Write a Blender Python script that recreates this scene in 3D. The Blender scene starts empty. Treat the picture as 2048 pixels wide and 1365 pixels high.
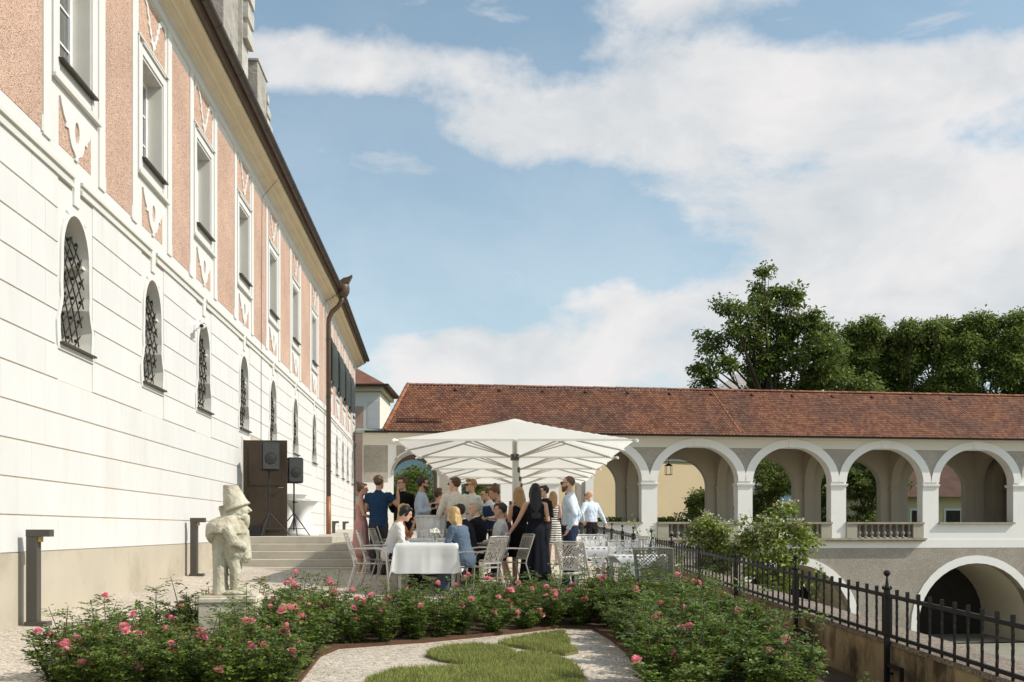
import bpy, bmesh, math, random
import numpy as np
from mathutils import Vector, Matrix, Quaternion
from mathutils.geometry import tessellate_polygon
random.seed(7)
rng = np.random.default_rng(7)
R = math.radians
scene = bpy.context.scene
COL = scene.collection

# ------------------------------------------------------------------ camera, sky, sun, exposure
# eye level is z = 0; the camera looks along +Y, level, with a raised lens (35 mm, shift)
cam_data = bpy.data.cameras.new('camera')
cam_data.lens = 35.0
cam_data.sensor_width = 36.0
cam_data.shift_y = 377.5 / 2048.0
cam_data.clip_start = 0.1
cam_data.clip_end = 6000.0
cam = bpy.data.objects.new('camera', cam_data)
cam.location = (0, 0, 0)
cam.rotation_euler = (R(90), 0, 0)
COL.objects.link(cam)
scene.camera = cam

SUN_EL = R(41.5)
SUN_AZ = math.atan2(0.982, -0.19)          # clockwise from +Y
sun_dir = Vector((math.sin(SUN_AZ) * math.cos(SUN_EL), math.cos(SUN_AZ) * math.cos(SUN_EL), math.sin(SUN_EL)))
sd = bpy.data.lights.new('sun', 'SUN')
sd.energy = 3.85
sd.angle = R(0.53)
sd.color = (1.0, 0.935, 0.845)
sun = bpy.data.objects.new('sun', sd)
sun.rotation_euler = sun_dir.to_track_quat('Z', 'Y').to_euler()
COL.objects.link(sun)

world = bpy.data.worlds.new('World')
scene.world = world
world.use_nodes = True
def build_sky():
    nt = world.node_tree; N = nt.nodes; L = nt.links
    N.clear()
    out = N.new('ShaderNodeOutputWorld')
    bg = N.new('ShaderNodeBackground'); bg.inputs['Strength'].default_value = 1.0
    sky = N.new('ShaderNodeTexSky'); sky.sky_type = 'NISHITA'; sky.sun_disc = False
    sky.sun_elevation = SUN_EL; sky.sun_rotation = SUN_AZ
    sky.altitude = 400; sky.air_density = 1.0; sky.dust_density = 1.6; sky.ozone_density = 0.5
    tc = N.new('ShaderNodeTexCoord')
    nrm = N.new('ShaderNodeVectorMath'); nrm.operation = 'NORMALIZE'
    L.new(tc.outputs['Generated'], nrm.inputs[0])
    d = nrm.outputs[0]
    def math_(op, a, b=None, c=None, clamp=False):
        n = N.new('ShaderNodeMath'); n.operation = op; n.use_clamp = clamp
        for i, v in enumerate((a, b, c)):
            if v is None: continue
            if isinstance(v, (int, float)): n.inputs[i].default_value = v
            else: L.new(v, n.inputs[i])
        return n.outputs[0]
    def noise(scale, detail, rough, vec, dist=0.0):
        n = N.new('ShaderNodeTexNoise'); n.inputs['Scale'].default_value = scale
        n.inputs['Detail'].default_value = detail; n.inputs['Roughness'].default_value = rough
        n.inputs['Distortion'].default_value = dist
        L.new(vec, n.inputs['Vector']); return n.outputs['Fac']
    mp = N.new('ShaderNodeMapping'); mp.inputs['Scale'].default_value = (1.0, 1.0, 1.7)
    mp.inputs['Rotation'].default_value = (0, R(-9), 0)
    mp.inputs['Location'].default_value = (3.1, 0.4, 1.7)
    L.new(d, mp.inputs['Vector'])
    n1 = noise(4.2, 10, 0.60, mp.outputs[0], 0.25)
    n2 = noise(11.0, 6, 0.6, mp.outputs[0], 0.1)
    # the large cloud banks of that afternoon, as soft lobes on the sky dome
    def lobe(px, py, wx, wy, amp):
        v = Vector(((px - 1024) / 1991, 1, (1060 - py) / 1991)); v.normalize()
        s = N.new('ShaderNodeVectorMath'); s.operation = 'SUBTRACT'
        L.new(d, s.inputs[0]); s.inputs[1].default_value = v
        m = N.new('ShaderNodeVectorMath'); m.operation = 'MULTIPLY'
        L.new(s.outputs[0], m.inputs[0]); m.inputs[1].default_value = (1991 / wx, 1.6, 1991 / wy)
        ln = N.new('ShaderNodeVectorMath'); ln.operation = 'LENGTH'; L.new(m.outputs[0], ln.inputs[0])
        mr = N.new('ShaderNodeMapRange'); mr.interpolation_type = 'SMOOTHSTEP'
        L.new(ln.outputs['Value'], mr.inputs['Value'])
        mr.inputs['From Min'].default_value = 0.0; mr.inputs['From Max'].default_value = 1.35
        mr.inputs['To Min'].default_value = amp; mr.inputs['To Max'].default_value = 0.0
        return mr.outputs[0]
    lobes = [(1400, 70, 330, 170, .44), (1330, 250, 330, 110, .30), (1060, 265, 300, 80, .36), (1650, 230, 380, 130, .30), (1960, 150, 260, 90, .34),
             (1960, 400, 260, 110, .42), (1560, 430, 360, 100, .44), (1740, 540, 460, 130, .48), (680, 130, 240, 55, .30), (960, 120, 200, 45, .16),
             (1120, 690, 520, 55, .40), (860, 760, 360, 65, .44), (1330, 610, 300, 55, .34), (1900, 620, 420, 110, .44), (1400, 760, 460, 70, .36),
             (760, 420, 260, 170, -.26), (1130, 470, 230, 100, -.24), (560, 320, 260, 100, -.22), (700, 20, 340, 60, -.22), (1120, 90, 120, 70, -.1),
             (1780, 15, 280, 70, -.5), (640, 600, 240, 60, -.12)]
    acc = math_('MULTIPLY_ADD', n1, 1.7, -.38)
    for lb in lobes:
        acc = math_('ADD', acc, lobe(*lb))
    acc = math_('MULTIPLY_ADD', n2, 0.5, acc)
    acc = math_('ADD', acc, -.06)
    dens = N.new('ShaderNodeMapRange'); dens.interpolation_type = 'SMOOTHSTEP'
    L.new(acc, dens.inputs['Value'])
    dens.inputs['From Min'].default_value = 0.62; dens.inputs['From Max'].default_value = 1.02
    dens.inputs['To Max'].default_value = 0.97
    # thin haze of high cloud everywhere, thicker to the horizon
    sep = N.new('ShaderNodeSeparateXYZ'); L.new(d, sep.inputs[0])
    hz = N.new('ShaderNodeMapRange'); L.new(sep.outputs['Z'], hz.inputs['Value'])
    hz.inputs['From Min'].default_value = 0.0; hz.inputs['From Max'].default_value = 0.5
    hz.inputs['To Min'].default_value = 0.55; hz.inputs['To Max'].default_value = 0.12
    mp2 = N.new('ShaderNodeMapping'); mp2.inputs['Scale'].default_value = (1.0, 1.0, 3.6); mp2.inputs['Rotation'].default_value = (0, R(-14), 0)
    L.new(d, mp2.inputs['Vector'])
    wsp = N.new('ShaderNodeMapRange'); wsp.interpolation_type = 'SMOOTHSTEP'
    L.new(noise(6.5, 9, .62, mp2.outputs[0], .4), wsp.inputs['Value'])
    wsp.inputs['From Min'].default_value = 0.52; wsp.inputs['From Max'].default_value = 0.74; wsp.inputs['To Max'].default_value = 0.55
    fac = math_('MAXIMUM', math_('MAXIMUM', dens.outputs[0], hz.outputs[0]), wsp.outputs[0])
    # cloud brightness: bright billows, greyer bellies
    n3 = noise(5.5, 7, 0.6, mp.outputs[0], 0.3)
    cr = N.new('ShaderNodeValToRGB')
    cr.color_ramp.elements[0].position = 0.34; cr.color_ramp.elements[0].color = (0.58, 0.62, 0.65, 1)
    cr.color_ramp.elements[1].position = 0.60; cr.color_ramp.elements[1].color = (0.80, 0.78, 0.775, 1)
    L.new(n3, cr.inputs['Fac'])
    skm = N.new('ShaderNodeMix'); skm.data_type = 'RGBA'; skm.blend_type = 'MULTIPLY'
    skm.inputs['Factor'].default_value = 1.0
    L.new(sky.outputs[0], skm.inputs['A']); skm.inputs['B'].default_value = (0.142, 0.168, 0.152, 1)
    mix = N.new('ShaderNodeMix'); mix.data_type = 'RGBA'
    L.new(fac, mix.inputs['Factor']); L.new(skm.outputs['Result'], mix.inputs['A']); L.new(cr.outputs[0], mix.inputs['B'])
    L.new(mix.outputs['Result'], bg.inputs['Color'])
    L.new(bg.outputs[0], out.inputs[0])
build_sky()
vs = scene.view_settings
scene.display_settings.display_device = 'sRGB'
vs.view_transform = 'Standard'; vs.look = 'None'; vs.gamma = 1.0; vs.use_curve_mapping = False
vs.exposure = 0.14
try:
    scene.cycles.max_bounces = 8; scene.cycles.transparent_max_bounces = 12
    scene.cycles.caustics_reflective = False; scene.cycles.caustics_refractive = False
except Exception: pass

# ------------------------------------------------------------------ the lie of the land
F = 1991.0; CX = 1024.0; HY = 1060.0
def at(px, py, Y):                       # a direction in the photograph, taken to depth Y
    return Vector(((px - CX) / F * Y, Y, (HY - py) / F * Y))
XW0 = -4.53; DW = -0.0583                # foot of the palace wall: X = XW0 + DW * Y
XF0 = 4.02                               # inner face of the parapet wall
SLOPE = 0.034
def ground0(X, Y):                       # gravel terrace, rising away from the camera and falling to the parapet
    xw = XW0 + DW * Y
    yy = min(max(Y, -5.0), 40.0)
    return -1.007 + SLOPE * (yy - 9.93) - 0.03 * (X - xw)
def ground(X, Y): return ground0(X, Y)
def dip(X, Y):                           # the bed sinks towards the foot of the parapet
    t = min(max((X - (XF0 + DW * Y - 1.1)) / .8, 0), 1); u = min(max((13.2 - Y) / 1.6, 0), 1)
    return -.24 * t * t * (3 - 2 * t) * u
def gpt(px, py):                         # where a direction meets the gravel
    Y = 10.0
    for _ in range(40):
        X = (px - CX) / F * Y
        z = ground(X, Y)
        Yn = z * F / (HY - py)
        Y = 0.5 * Y + 0.5 * Yn
    return Vector(((px - CX) / F * Y, Y, ground((px - CX) / F * Y, Y)))

# ------------------------------------------------------------------ helpers
def tag(o, label=None, cat=None, group=None, kind=None):
    if label: o['label'] = label
    if cat: o['category'] = cat
    if group: o['group'] = group
    if kind: o['kind'] = kind
    return o
def link(name, me, parent=None, loc=None, rz=None):
    o = bpy.data.objects.new(name, me)
    COL.objects.link(o)
    if parent is not None: o.parent = parent
    if loc is not None: o.location = loc
    if rz is not None: o.rotation_euler = (0, 0, rz)
    return o
def empty(name, loc=(0, 0, 0), rz=0.0, label=None, cat=None, group=None):
    o = bpy.data.objects.new(name, None)
    o.empty_display_size = 0.2
    COL.objects.link(o)
    o.location = loc; o.rotation_euler = (0, 0, rz)
    return tag(o, label, cat, group)
def copy_tree(o, parent=None):
    c = o.copy(); COL.objects.link(c); c.parent = parent
    for ch in list(o.children): copy_tree(ch, c)
    return c
def np_mesh(name, V, Fq, mat=None, smooth=False):
    V = np.asarray(V, dtype=np.float32); Fq = np.asarray(Fq, dtype=np.int32)
    me = bpy.data.meshes.new(name)
    n, k = Fq.shape
    me.vertices.add(len(V)); me.vertices.foreach_set('co', V.ravel())
    me.loops.add(n * k); me.loops.foreach_set('vertex_index', Fq.ravel())
    me.polygons.add(n)
    me.polygons.foreach_set('loop_start', np.arange(0, n * k, k, dtype=np.int32))
    me.polygons.foreach_set('loop_total', np.full(n, k, dtype=np.int32))
    if smooth: me.polygons.foreach_set('use_smooth', np.ones(n, dtype=bool))
    me.update(calc_edges=True)
    if mat: me.materials.append(mat)
    return me
class MB:
    def __init__(s): s.v = []; s.f = []; s.m = []; s.mi = 0
    def quad(s, *p):
        i = len(s.v); s.v += [tuple(q) for q in p]; s.f.append(tuple(range(i, i + len(p)))); s.m.append(s.mi)
        return s
    def box(s, x0, x1, y0, y1, z0, z1, M4=None):
        c = [(x0, y0, z0), (x1, y0, z0), (x1, y1, z0), (x0, y1, z0), (x0, y0, z1), (x1, y0, z1), (x1, y1, z1), (x0, y1, z1)]
        if M4 is not None: c = [tuple(M4 @ Vector(q)) for q in c]
        i = len(s.v); s.v += c
        for f in ((0, 3, 2, 1), (4, 5, 6, 7), (0, 1, 5, 4), (1, 2, 6, 5), (2, 3, 7, 6), (3, 0, 4, 7)):
            s.f.append(tuple(i + k for k in f)); s.m.append(s.mi)
        return s
    def cbox(s, c, size, rz=0.0, rx=0.0, ry=0.0):
        M4 = Matrix.Translation(c) @ Matrix.Rotation(rz, 4, 'Z') @ Matrix.Rotation(ry, 4, 'Y') @ Matrix.Rotation(rx, 4, 'X')
        x, y, z = (v / 2 for v in size)
        return s.box(-x, x, -y, y, -z, z, M4)
    def rings(s, rings, cap=True, closed=True):
        n = len(rings[0]); i0 = len(s.v)
        for r in rings: s.v += [tuple(p) for p in r]
        for k in range(len(rings) - 1):
            a = i0 + k * n; b = a + n
            for j in range(n if closed else n - 1):
                j2 = (j + 1) % n
                s.f.append((a + j, a + j2, b + j2, b + j)); s.m.append(s.mi)
        if cap:
            s.f.append(tuple(i0 + j for j in reversed(range(n)))); s.m.append(s.mi)
            e = i0 + (len(rings) - 1) * n
            s.f.append(tuple(e + j for j in range(n))); s.m.append(s.mi)
        return s
    def tube(s, pts, rad, n=8, cap=True):
        pts = [Vector(p) for p in pts]
        if isinstance(rad, (int, float)): rad = [rad] * len(pts)
        rings = []
        up = Vector((0, 0, 1)); prev = None
        for i, p in enumerate(pts):
            t = (pts[min(i + 1, len(pts) - 1)] - pts[max(i - 1, 0)])
            if t.length < 1e-9: t = Vector((0, 0, 1))
            t.normalize()
            if prev is None:
                a = t.cross(up) if abs(t.z) < 0.95 else t.cross(Vector((1, 0, 0)))
            else:
                a = prev - t * prev.dot(t)
                if a.length < 1e-6: a = t.cross(up)
            a.normalize(); prev = a
            b = t.cross(a)
            rings.append([p + (a * math.cos(q) + b * math.sin(q)) * rad[i] for q in (2 * math.pi * k / n for k in range(n))])
        return s.rings(rings, cap)
    def lathe(s, prof, n=12, c=(0, 0, 0)):
        return s.rings([[(c[0] + r * math.cos(2 * math.pi * k / n), c[1] + r * math.sin(2 * math.pi * k / n), c[2] + z) for k in range(n)] for r, z in prof])
    def ellip(s, c, r, M3=None, n=12, m=8):
        c = Vector(c); rings = []
        for i in range(m + 1):
            a = -math.pi / 2 + math.pi * i / m
            a = max(min(a, math.pi / 2 - .12), -math.pi / 2 + .12)
            ring = []
            for k in range(n):
                q = 2 * math.pi * k / n
                p = Vector((r[0] * math.cos(a) * math.cos(q), r[1] * math.cos(a) * math.sin(q), r[2] * math.sin(a)))
                if M3 is not None: p = M3 @ p
                ring.append(c + p)
            rings.append(ring)
        return s.rings(rings)
    def prism_xz(s, poly, y0, y1, holes=()):   # outline in the local xz plane, front at y0, back at y1
        loops = [list(poly)] + [list(h) for h in holes]
        flat = [p for l in loops for p in l]
        tris = tessellate_polygon([[Vector((p[0], p[1], 0)) for p in l] for l in loops])
        i = len(s.v)
        s.v += [(p[0], y0, p[1]) for p in flat] + [(p[0], y1, p[1]) for p in flat]
        n = len(flat)
        for t in tris:
            a, b, c = t
            ax, az = flat[a]; bx, bz = flat[b]; cx, cz = flat[c]
            if (bx - ax) * (cz - az) - (bz - az) * (cx - ax) < 0: a, b, c = c, b, a
            s.f.append((i + a, i + b, i + c)); s.m.append(s.mi)
            s.f.append((i + n + c, i + n + b, i + n + a)); s.m.append(s.mi)
        o = 0
        for l in loops:
            k = len(l)
            for j in range(k):
                j2 = (j + 1) % k
                s.f.append((i + o + j, i + o + j2, i + n + o + j2, i + n + o + j)); s.m.append(s.mi)
            o += k
        return s
    def mesh(s, name, mat=None, smooth=False, recalc=False, bevel=0.0, seg=1):
        me = bpy.data.meshes.new(name)
        me.from_pydata(s.v, [], s.f)
        mats = mat if isinstance(mat, (list, tuple)) else [mat]
        for m_ in mats:
            if m_ is not None: me.materials.append(m_)
        if len(mats) > 1: me.polygons.foreach_set('material_index', s.m)
        if recalc or bevel:
            bm = bmesh.new(); bm.from_mesh(me)
            if bevel:
                bmesh.ops.remove_doubles(bm, verts=bm.verts, dist=1e-5)
                ed = [e for e in bm.edges if len(e.link_faces) == 2 and e.calc_face_angle(0) > 0.6]
                bmesh.ops.bevel(bm, geom=ed, offset=bevel, segments=seg, affect='EDGES', clamp_overlap=True)
            bmesh.ops.recalc_face_normals(bm, faces=bm.faces)
            bm.to_mesh(me); bm.free()
        if smooth:
            me.polygons.foreach_set('use_smooth', [True] * len(me.polygons))
        me.update()
        return me
    def build(s, name, mat=None, parent=None, loc=None, rz=None, **k):
        return link(name, s.mesh(name, mat, **k), parent, loc, rz)

# ------------------------------------------------------------------ materials
MAT = {}
def mat(name, col, rough=0.8, var=0.06, scale=3.0, bump=0.0, bscale=80.0, spec=0.3, metal=0.0, col2=None, c2scale=0.6,
        c2lo=0.5, c2hi=0.7, rnd=0.0, isl=0.0, trans=0.0, coat=0.0, sheen=0.0, bdist=0.01, stretch=(1, 1, 1), objc=False):
    m = bpy.data.materials.new(name); m.use_nodes = True
    nt = m.node_tree; N = nt.nodes; L = nt.links
    b = N['Principled BSDF']
    b.inputs['Roughness'].default_value = rough
    b.inputs['Metallic'].default_value = metal
    b.inputs['Specular IOR Level'].default_value = spec
    if coat: b.inputs['Coat Weight'].default_value = coat
    if sheen: b.inputs['Sheen Weight'].default_value = sheen
    if objc:
        tc = N.new('ShaderNodeTexCoord'); src = tc.outputs['Object']
    else:
        g = N.new('ShaderNodeNewGeometry'); src = g.outputs['Position']
    mp = N.new('ShaderNodeMapping'); mp.inputs['Scale'].default_value = stretch
    L.new(src, mp.inputs['Vector']); pos = mp.outputs[0]
    def noise(sc, det=4, ro=0.6):
        n = N.new('ShaderNodeTexNoise'); n.inputs['Scale'].default_value = sc; n.inputs['Detail'].default_value = det
        n.inputs['Roughness'].default_value = ro; L.new(pos, n.inputs['Vector']); return n.outputs['Fac']
    base = None
    if col2 is not None:
        mr = N.new('ShaderNodeMapRange'); L.new(noise(c2scale, 6, .65), mr.inputs['Value'])
        mr.inputs['From Min'].default_value = c2lo; mr.inputs['From Max'].default_value = c2hi
        mx = N.new('ShaderNodeMix'); mx.data_type = 'RGBA'
        mx.inputs['A'].default_value = (*col, 1); mx.inputs['B'].default_value = (*col2, 1)
        L.new(mr.outputs[0], mx.inputs['Factor']); base = mx.outputs['Result']
    # value variation
    hsv = N.new('ShaderNodeHueSaturation')
    if base is not None: L.new(base, hsv.inputs['Color'])
    else: hsv.inputs['Color'].default_value = (*col, 1)
    mr = N.new('ShaderNodeMapRange'); L.new(noise(scale), mr.inputs['Value'])
    mr.inputs['From Min'].default_value = 0.25; mr.inputs['From Max'].default_value = 0.75
    mr.inputs['To Min'].default_value = 1 - var; mr.inputs['To Max'].default_value = 1 + var
    val = mr.outputs[0]
    if rnd or isl:
        if isl:
            g2 = N.new('ShaderNodeNewGeometry'); rs = g2.outputs['Random Per Island']; amt = isl
        else:
            oi = N.new('ShaderNodeObjectInfo'); rs = oi.outputs['Random']; amt = rnd
        m2 = N.new('ShaderNodeMapRange'); L.new(rs, m2.inputs['Value'])
        m2.inputs['To Min'].default_value = 1 - amt; m2.inputs['To Max'].default_value = 1 + amt
        mu = N.new('ShaderNodeMath'); mu.operation = 'MULTIPLY'; L.new(val, mu.inputs[0]); L.new(m2.outputs[0], mu.inputs[1]); val = mu.outputs[0]
        if isl:
            m3 = N.new('ShaderNodeMapRange'); L.new(rs, m3.inputs['Value'])
            m3.inputs['To Min'].default_value = 0.5 - 0.035 * isl; m3.inputs['To Max'].default_value = 0.5 + 0.035 * isl
            L.new(m3.outputs[0], hsv.inputs['Hue'])
    L.new(val, hsv.inputs['Value'])
    L.new(hsv.outputs[0], b.inputs['Base Color'])
    if bump:
        bp = N.new('ShaderNodeBump'); bp.inputs['Strength'].default_value = bump; bp.inputs['Distance'].default_value = bdist
        L.new(noise(bscale, 5, .65), bp.inputs['Height']); L.new(bp.outputs[0], b.inputs['Normal'])
    if trans:
        tr = N.new('ShaderNodeBsdfTranslucent'); L.new(hsv.outputs[0], tr.inputs['Color'])
        ms = N.new('ShaderNodeMixShader'); ms.inputs[0].default_value = trans
        L.new(b.outputs[0], ms.inputs[1]); L.new(tr.outputs[0], ms.inputs[2])
        L.new(ms.outputs[0], N['Material Output'].inputs['Surface'])
    MAT[name] = m
    return m
def pebble_mat(name, c1, c2, c3, scale, bump, rough=0.9, big=None, bdist=0.006):
    """surface of small grains (gravel, roughcast): voronoi cells with their own tones"""
    m = bpy.data.materials.new(name); m.use_nodes = True
    nt = m.node_tree; N = nt.nodes; L = nt.links; b = N['Principled BSDF']
    b.inputs['Roughness'].default_value = rough; b.inputs['Specular IOR Level'].default_value = 0.2
    g = N.new('ShaderNodeNewGeometry')
    v = N.new('ShaderNodeTexVoronoi'); v.inputs['Scale'].default_value = scale; L.new(g.outputs['Position'], v.inputs['Vector'])
    sp = N.new('ShaderNodeSeparateColor'); L.new(v.outputs['Color'], sp.inputs[0])
    cr = N.new('ShaderNodeValToRGB'); e = cr.color_ramp.elements
    e[0].position = 0.0; e[0].color = (*c1, 1); e[1].position = 1.0; e[1].color = (*c3, 1)
    k = e.new(0.45); k.color = (*c2, 1)
    L.new(sp.outputs[0], cr.inputs['Fac'])
    n = N.new('ShaderNodeTexNoise'); n.inputs['Scale'].default_value = 0.7; n.inputs['Detail'].default_value = 7; n.inputs['Roughness'].default_value = .65
    L.new(g.outputs['Position'], n.inputs['Vector'])
    mr = N.new('ShaderNodeMapRange'); L.new(n.outputs['Fac'], mr.inputs['Value'])
    mr.inputs['From Min'].default_value = .3; mr.inputs['From Max'].default_value = .7
    mr.inputs['To Min'].default_value = .84; mr.inputs['To Max'].default_value = 1.12
    h = N.new('ShaderNodeHueSaturation'); L.new(cr.outputs[0], h.inputs['Color']); L.new(mr.outputs[0], h.inputs['Value'])
    L.new(h.outputs[0], b.inputs['Base Color'])
    bp = N.new('ShaderNodeBump'); bp.inputs['Strength'].default_value = bump; bp.inputs['Distance'].default_value = bdist; bp.invert = True
    L.new(v.outputs['Distance'], bp.inputs['Height']); L.new(bp.outputs[0], b.inputs['Normal'])
    MAT[name] = m
    return m
def glass_mat(name, tint=(1, 1, 1), refl=0.08):
    m = bpy.data.materials.new(name); m.use_nodes = True
    nt = m.node_tree; N = nt.nodes; L = nt.links
    N.remove(N['Principled BSDF'])
    t = N.new('ShaderNodeBsdfTransparent'); t.inputs[0].default_value = (*tint, 1)
    gl = N.new('ShaderNodeBsdfGlossy'); gl.inputs['Roughness'].default_value = 0.03
    lw = N.new('ShaderNodeLayerWeight'); lw.inputs['Blend'].default_value = 0.35
    mr = N.new('ShaderNodeMapRange'); L.new(lw.outputs['Facing'], mr.inputs['Value'])
    mr.inputs['To Min'].default_value = refl; mr.inputs['To Max'].default_value = 0.75
    ms = N.new('ShaderNodeMixShader'); L.new(mr.outputs[0], ms.inputs[0]); L.new(t.outputs[0], ms.inputs[1]); L.new(gl.outputs[0], ms.inputs[2])
    L.new(ms.outputs[0], N['Material Output'].inputs['Surface'])
    MAT[name] = m
    return m
mat('plaster', (.63, .617, .60), .85, .03, 1.2, .12, 140, col2=(.655, .62, .57), c2scale=.8, c2lo=.52, c2hi=.8)
mat('block', (.625, .612, .600), .85, .03, 2.5, .10, 160, rnd=.02, col2=(.575, .55, .515), c2scale=1.6, c2lo=.54, c2hi=.78, stretch=(1, 1, .3))
mat('trim', (.64, .627, .61), .8, .03, 2, .08, 120)
mat('reveal', (.66, .635, .58), .85, .04, 3, .1, 120)
mat('cornice', (.66, .57, .40), .8, .05, 2, .08, 90)
mat('cornice_grey', (.60, .585, .54), .8, .04, 2, .05, 90)
pebble_mat('pink', (.33, .19, .135), (.60, .405, .31), (.66, .475, .385), 75, .9, bdist=.012)
mat('plinth', (.47, .415, .33), .9, .07, 1.4, .5, 150, col2=(.33, .28, .205), c2scale=1.1, c2lo=.5, c2hi=.78, bdist=.006)
pebble_mat('gravel', (.29, .245, .19), (.50, .435, .355), (.64, .575, .49), 46, 1.0)
mat('joint', (.50, .43, .34), .95, .1, 3)  # tan with the shade of the grooves painted in
mat('soil', (.12, .075, .045), .95, .3, 9, .8, 60, bdist=.02)
mat('corten', (.10, .045, .024), .8, .25, 8, .2, 60)
mat('step', (.47, .43, .36), .9, .08, 2.2, .45, 150, col2=(.36, .33, .27), c2scale=1.6, bdist=.006)
mat('metal_dark', (.055, .05, .044), .45, .1, 5, 0, spec=.5)
mat('gutter', (.05, .038, .027), .45, .15, 4, 0, spec=.5, metal=.4)
mat('pipe_brown', (.10, .068, .046), .5, .15, 3, 0, spec=.4, metal=.3)
mat('pipe_copper', (.27, .125, .06), .5, .15, 3, 0, spec=.4, metal=.3)
mat('wood_dark', (.10, .075, .05), .7, .2, 4)
mat('iron', (.013, .011, .010), .5, .2, 12, .25, 60, spec=.3)
mat('iron_grille', (.02, .017, .014), .6, .2, 12, 0, spec=.25)
mat('sheet_sill', (.055, .042, .03), .5, .15, 5)
mat('white_frame', (.80, .80, .80), .45, .03, 4)
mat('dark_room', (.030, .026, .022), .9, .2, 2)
mat('curtain', (.40, .38, .33), .9, .15, 4)
glass_mat('window_glass', (.75, .8, .8), .25)
glass_mat('clear_glass', (.96, .97, .97), .10)
mat('shutter', (.05, .06, .06), .6, .15, 4, .3, 60)
mat('white_arc', (.85, .82, .775), .85, .035, 1.0, .12, 90, col2=(.72, .69, .65), c2scale=.5, c2lo=.55, c2hi=.8)
pebble_mat('roughcast', (.30, .26, .215), (.375, .33, .275), (.44, .39, .33), 28, .8, bdist=.02)
pebble_mat('roughcast_fine', (.32, .28, .235), (.41, .36, .30), (.48, .425, .36), 34, .6, bdist=.012)
mat('stone_sill', (.37, .315, .245), .9, .12, 2, .4, 60, col2=(.24, .20, .15), c2scale=2.5)
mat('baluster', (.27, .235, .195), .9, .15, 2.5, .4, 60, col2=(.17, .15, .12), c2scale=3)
mat('pedestal_stone', (.40, .37, .29), .9, .12, 2, .4, 50, col2=(.30, .28, .21), c2scale=2)
mat('passage', (.66, .60, .47), .9, .05, 1)
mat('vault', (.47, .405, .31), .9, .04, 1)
mat('tile', (.200, .082, .047), .85, .16, 1.3, .2, 40, isl=.28, col2=(.125, .062, .043), c2scale=.45, c2lo=.42, c2hi=.62)
mat('ridge_tile', (.26, .105, .058), .85, .25, 3, .2, 40, rnd=.3)
mat('copper_green', (.235, .275, .245), .6, .1, 2)
mat('yellow_wall', (.60, .475, .30), .9, .05, .8, .1, 60)
mat('ochre_wall', (.53, .44, .26), .9, .05, .8)
mat('far_wall', (.74, .70, .62), .9, .04, 1)
mat('old_roof', (.19, .085, .055), .9, .25, 1.5, .4, 20)
mat('grey_stone', (.40, .375, .335), .95, .22, 3, 1.0, 22, col2=(.22, .205, .18), c2scale=2.2, bdist=.03)
mat('paving', (.34, .34, .33), .9, .1, 2)
mat('hill', (.055, .10, .115), 1.0, .25, .02)
mat('wall_stucco', (.40, .30, .165), .95, .18, 2.0, .5, 30, col2=(.085, .06, .035), c2scale=2.6, c2lo=.46, c2hi=.62, bdist=.012, stretch=(1, 1, .42))
pebble_mat('coping', (.13, .10, .075), (.25, .20, .155), (.36, .30, .245), 60, 1.0)
# ------------------------------------------------------------------ ground sheets
def build_ground():
    # sloping gravel terrace between palace and parapet
    nx, ny = 48, 120
    V = []; Fq = []
    for j in range(ny + 1):
        Y = -8 + 60.0 * j / ny
        x0 = XW0 + DW * Y - .6; x1 = XF0 + DW * Y + .12
        for i in range(nx + 1):
            X = x0 + (x1 - x0) * i / nx
            V.append((X, Y, ground(X, Y) + (dip(X, Y) - .05 if dip(X, Y) < -.001 else 0) + .004 * math.sin(X * 1.7 + Y) + .004 * math.sin(Y * 2.3 - X)))
    for j in range(ny):
        for i in range(nx):
            a = j * (nx + 1) + i
            Fq.append((a, a + 1, a + nx + 2, a + nx + 1))
    o = link('gravel_terrace', np_mesh('gravel_terrace', V, Fq, MAT['gravel'], True)); tag(o, kind='structure')
    # lower court and the land beyond, out to the horizon
    b = MB().quad((-3000, -400, -5.9), (3000, -400, -5.9), (3000, 5000, -5.9), (-3000, 5000, -5.9))
    o = b.build('ground', MAT['ground']); tag(o, kind='structure')
    # lawn and soil behind the gallery
    b = MB().quad((-60, 53.2, -.72), (120, 76, -.72), (120, 240, -.72), (-60, 240, -.72))
    b.quad((-60, 53.2, -.72), (-60, 53.2, -5.9), (120, 76, -5.9), (120, 76, -.72))
    o = b.build('garden_ground', MAT['lawn_far']); tag(o, kind='structure')
pebble_mat('ground', (.20, .19, .15), (.27, .25, .20), (.34, .32, .26), 20, .5)
mat('lawn_far', (.06, .10, .03), .95, .3, .6)
build_ground()

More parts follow.
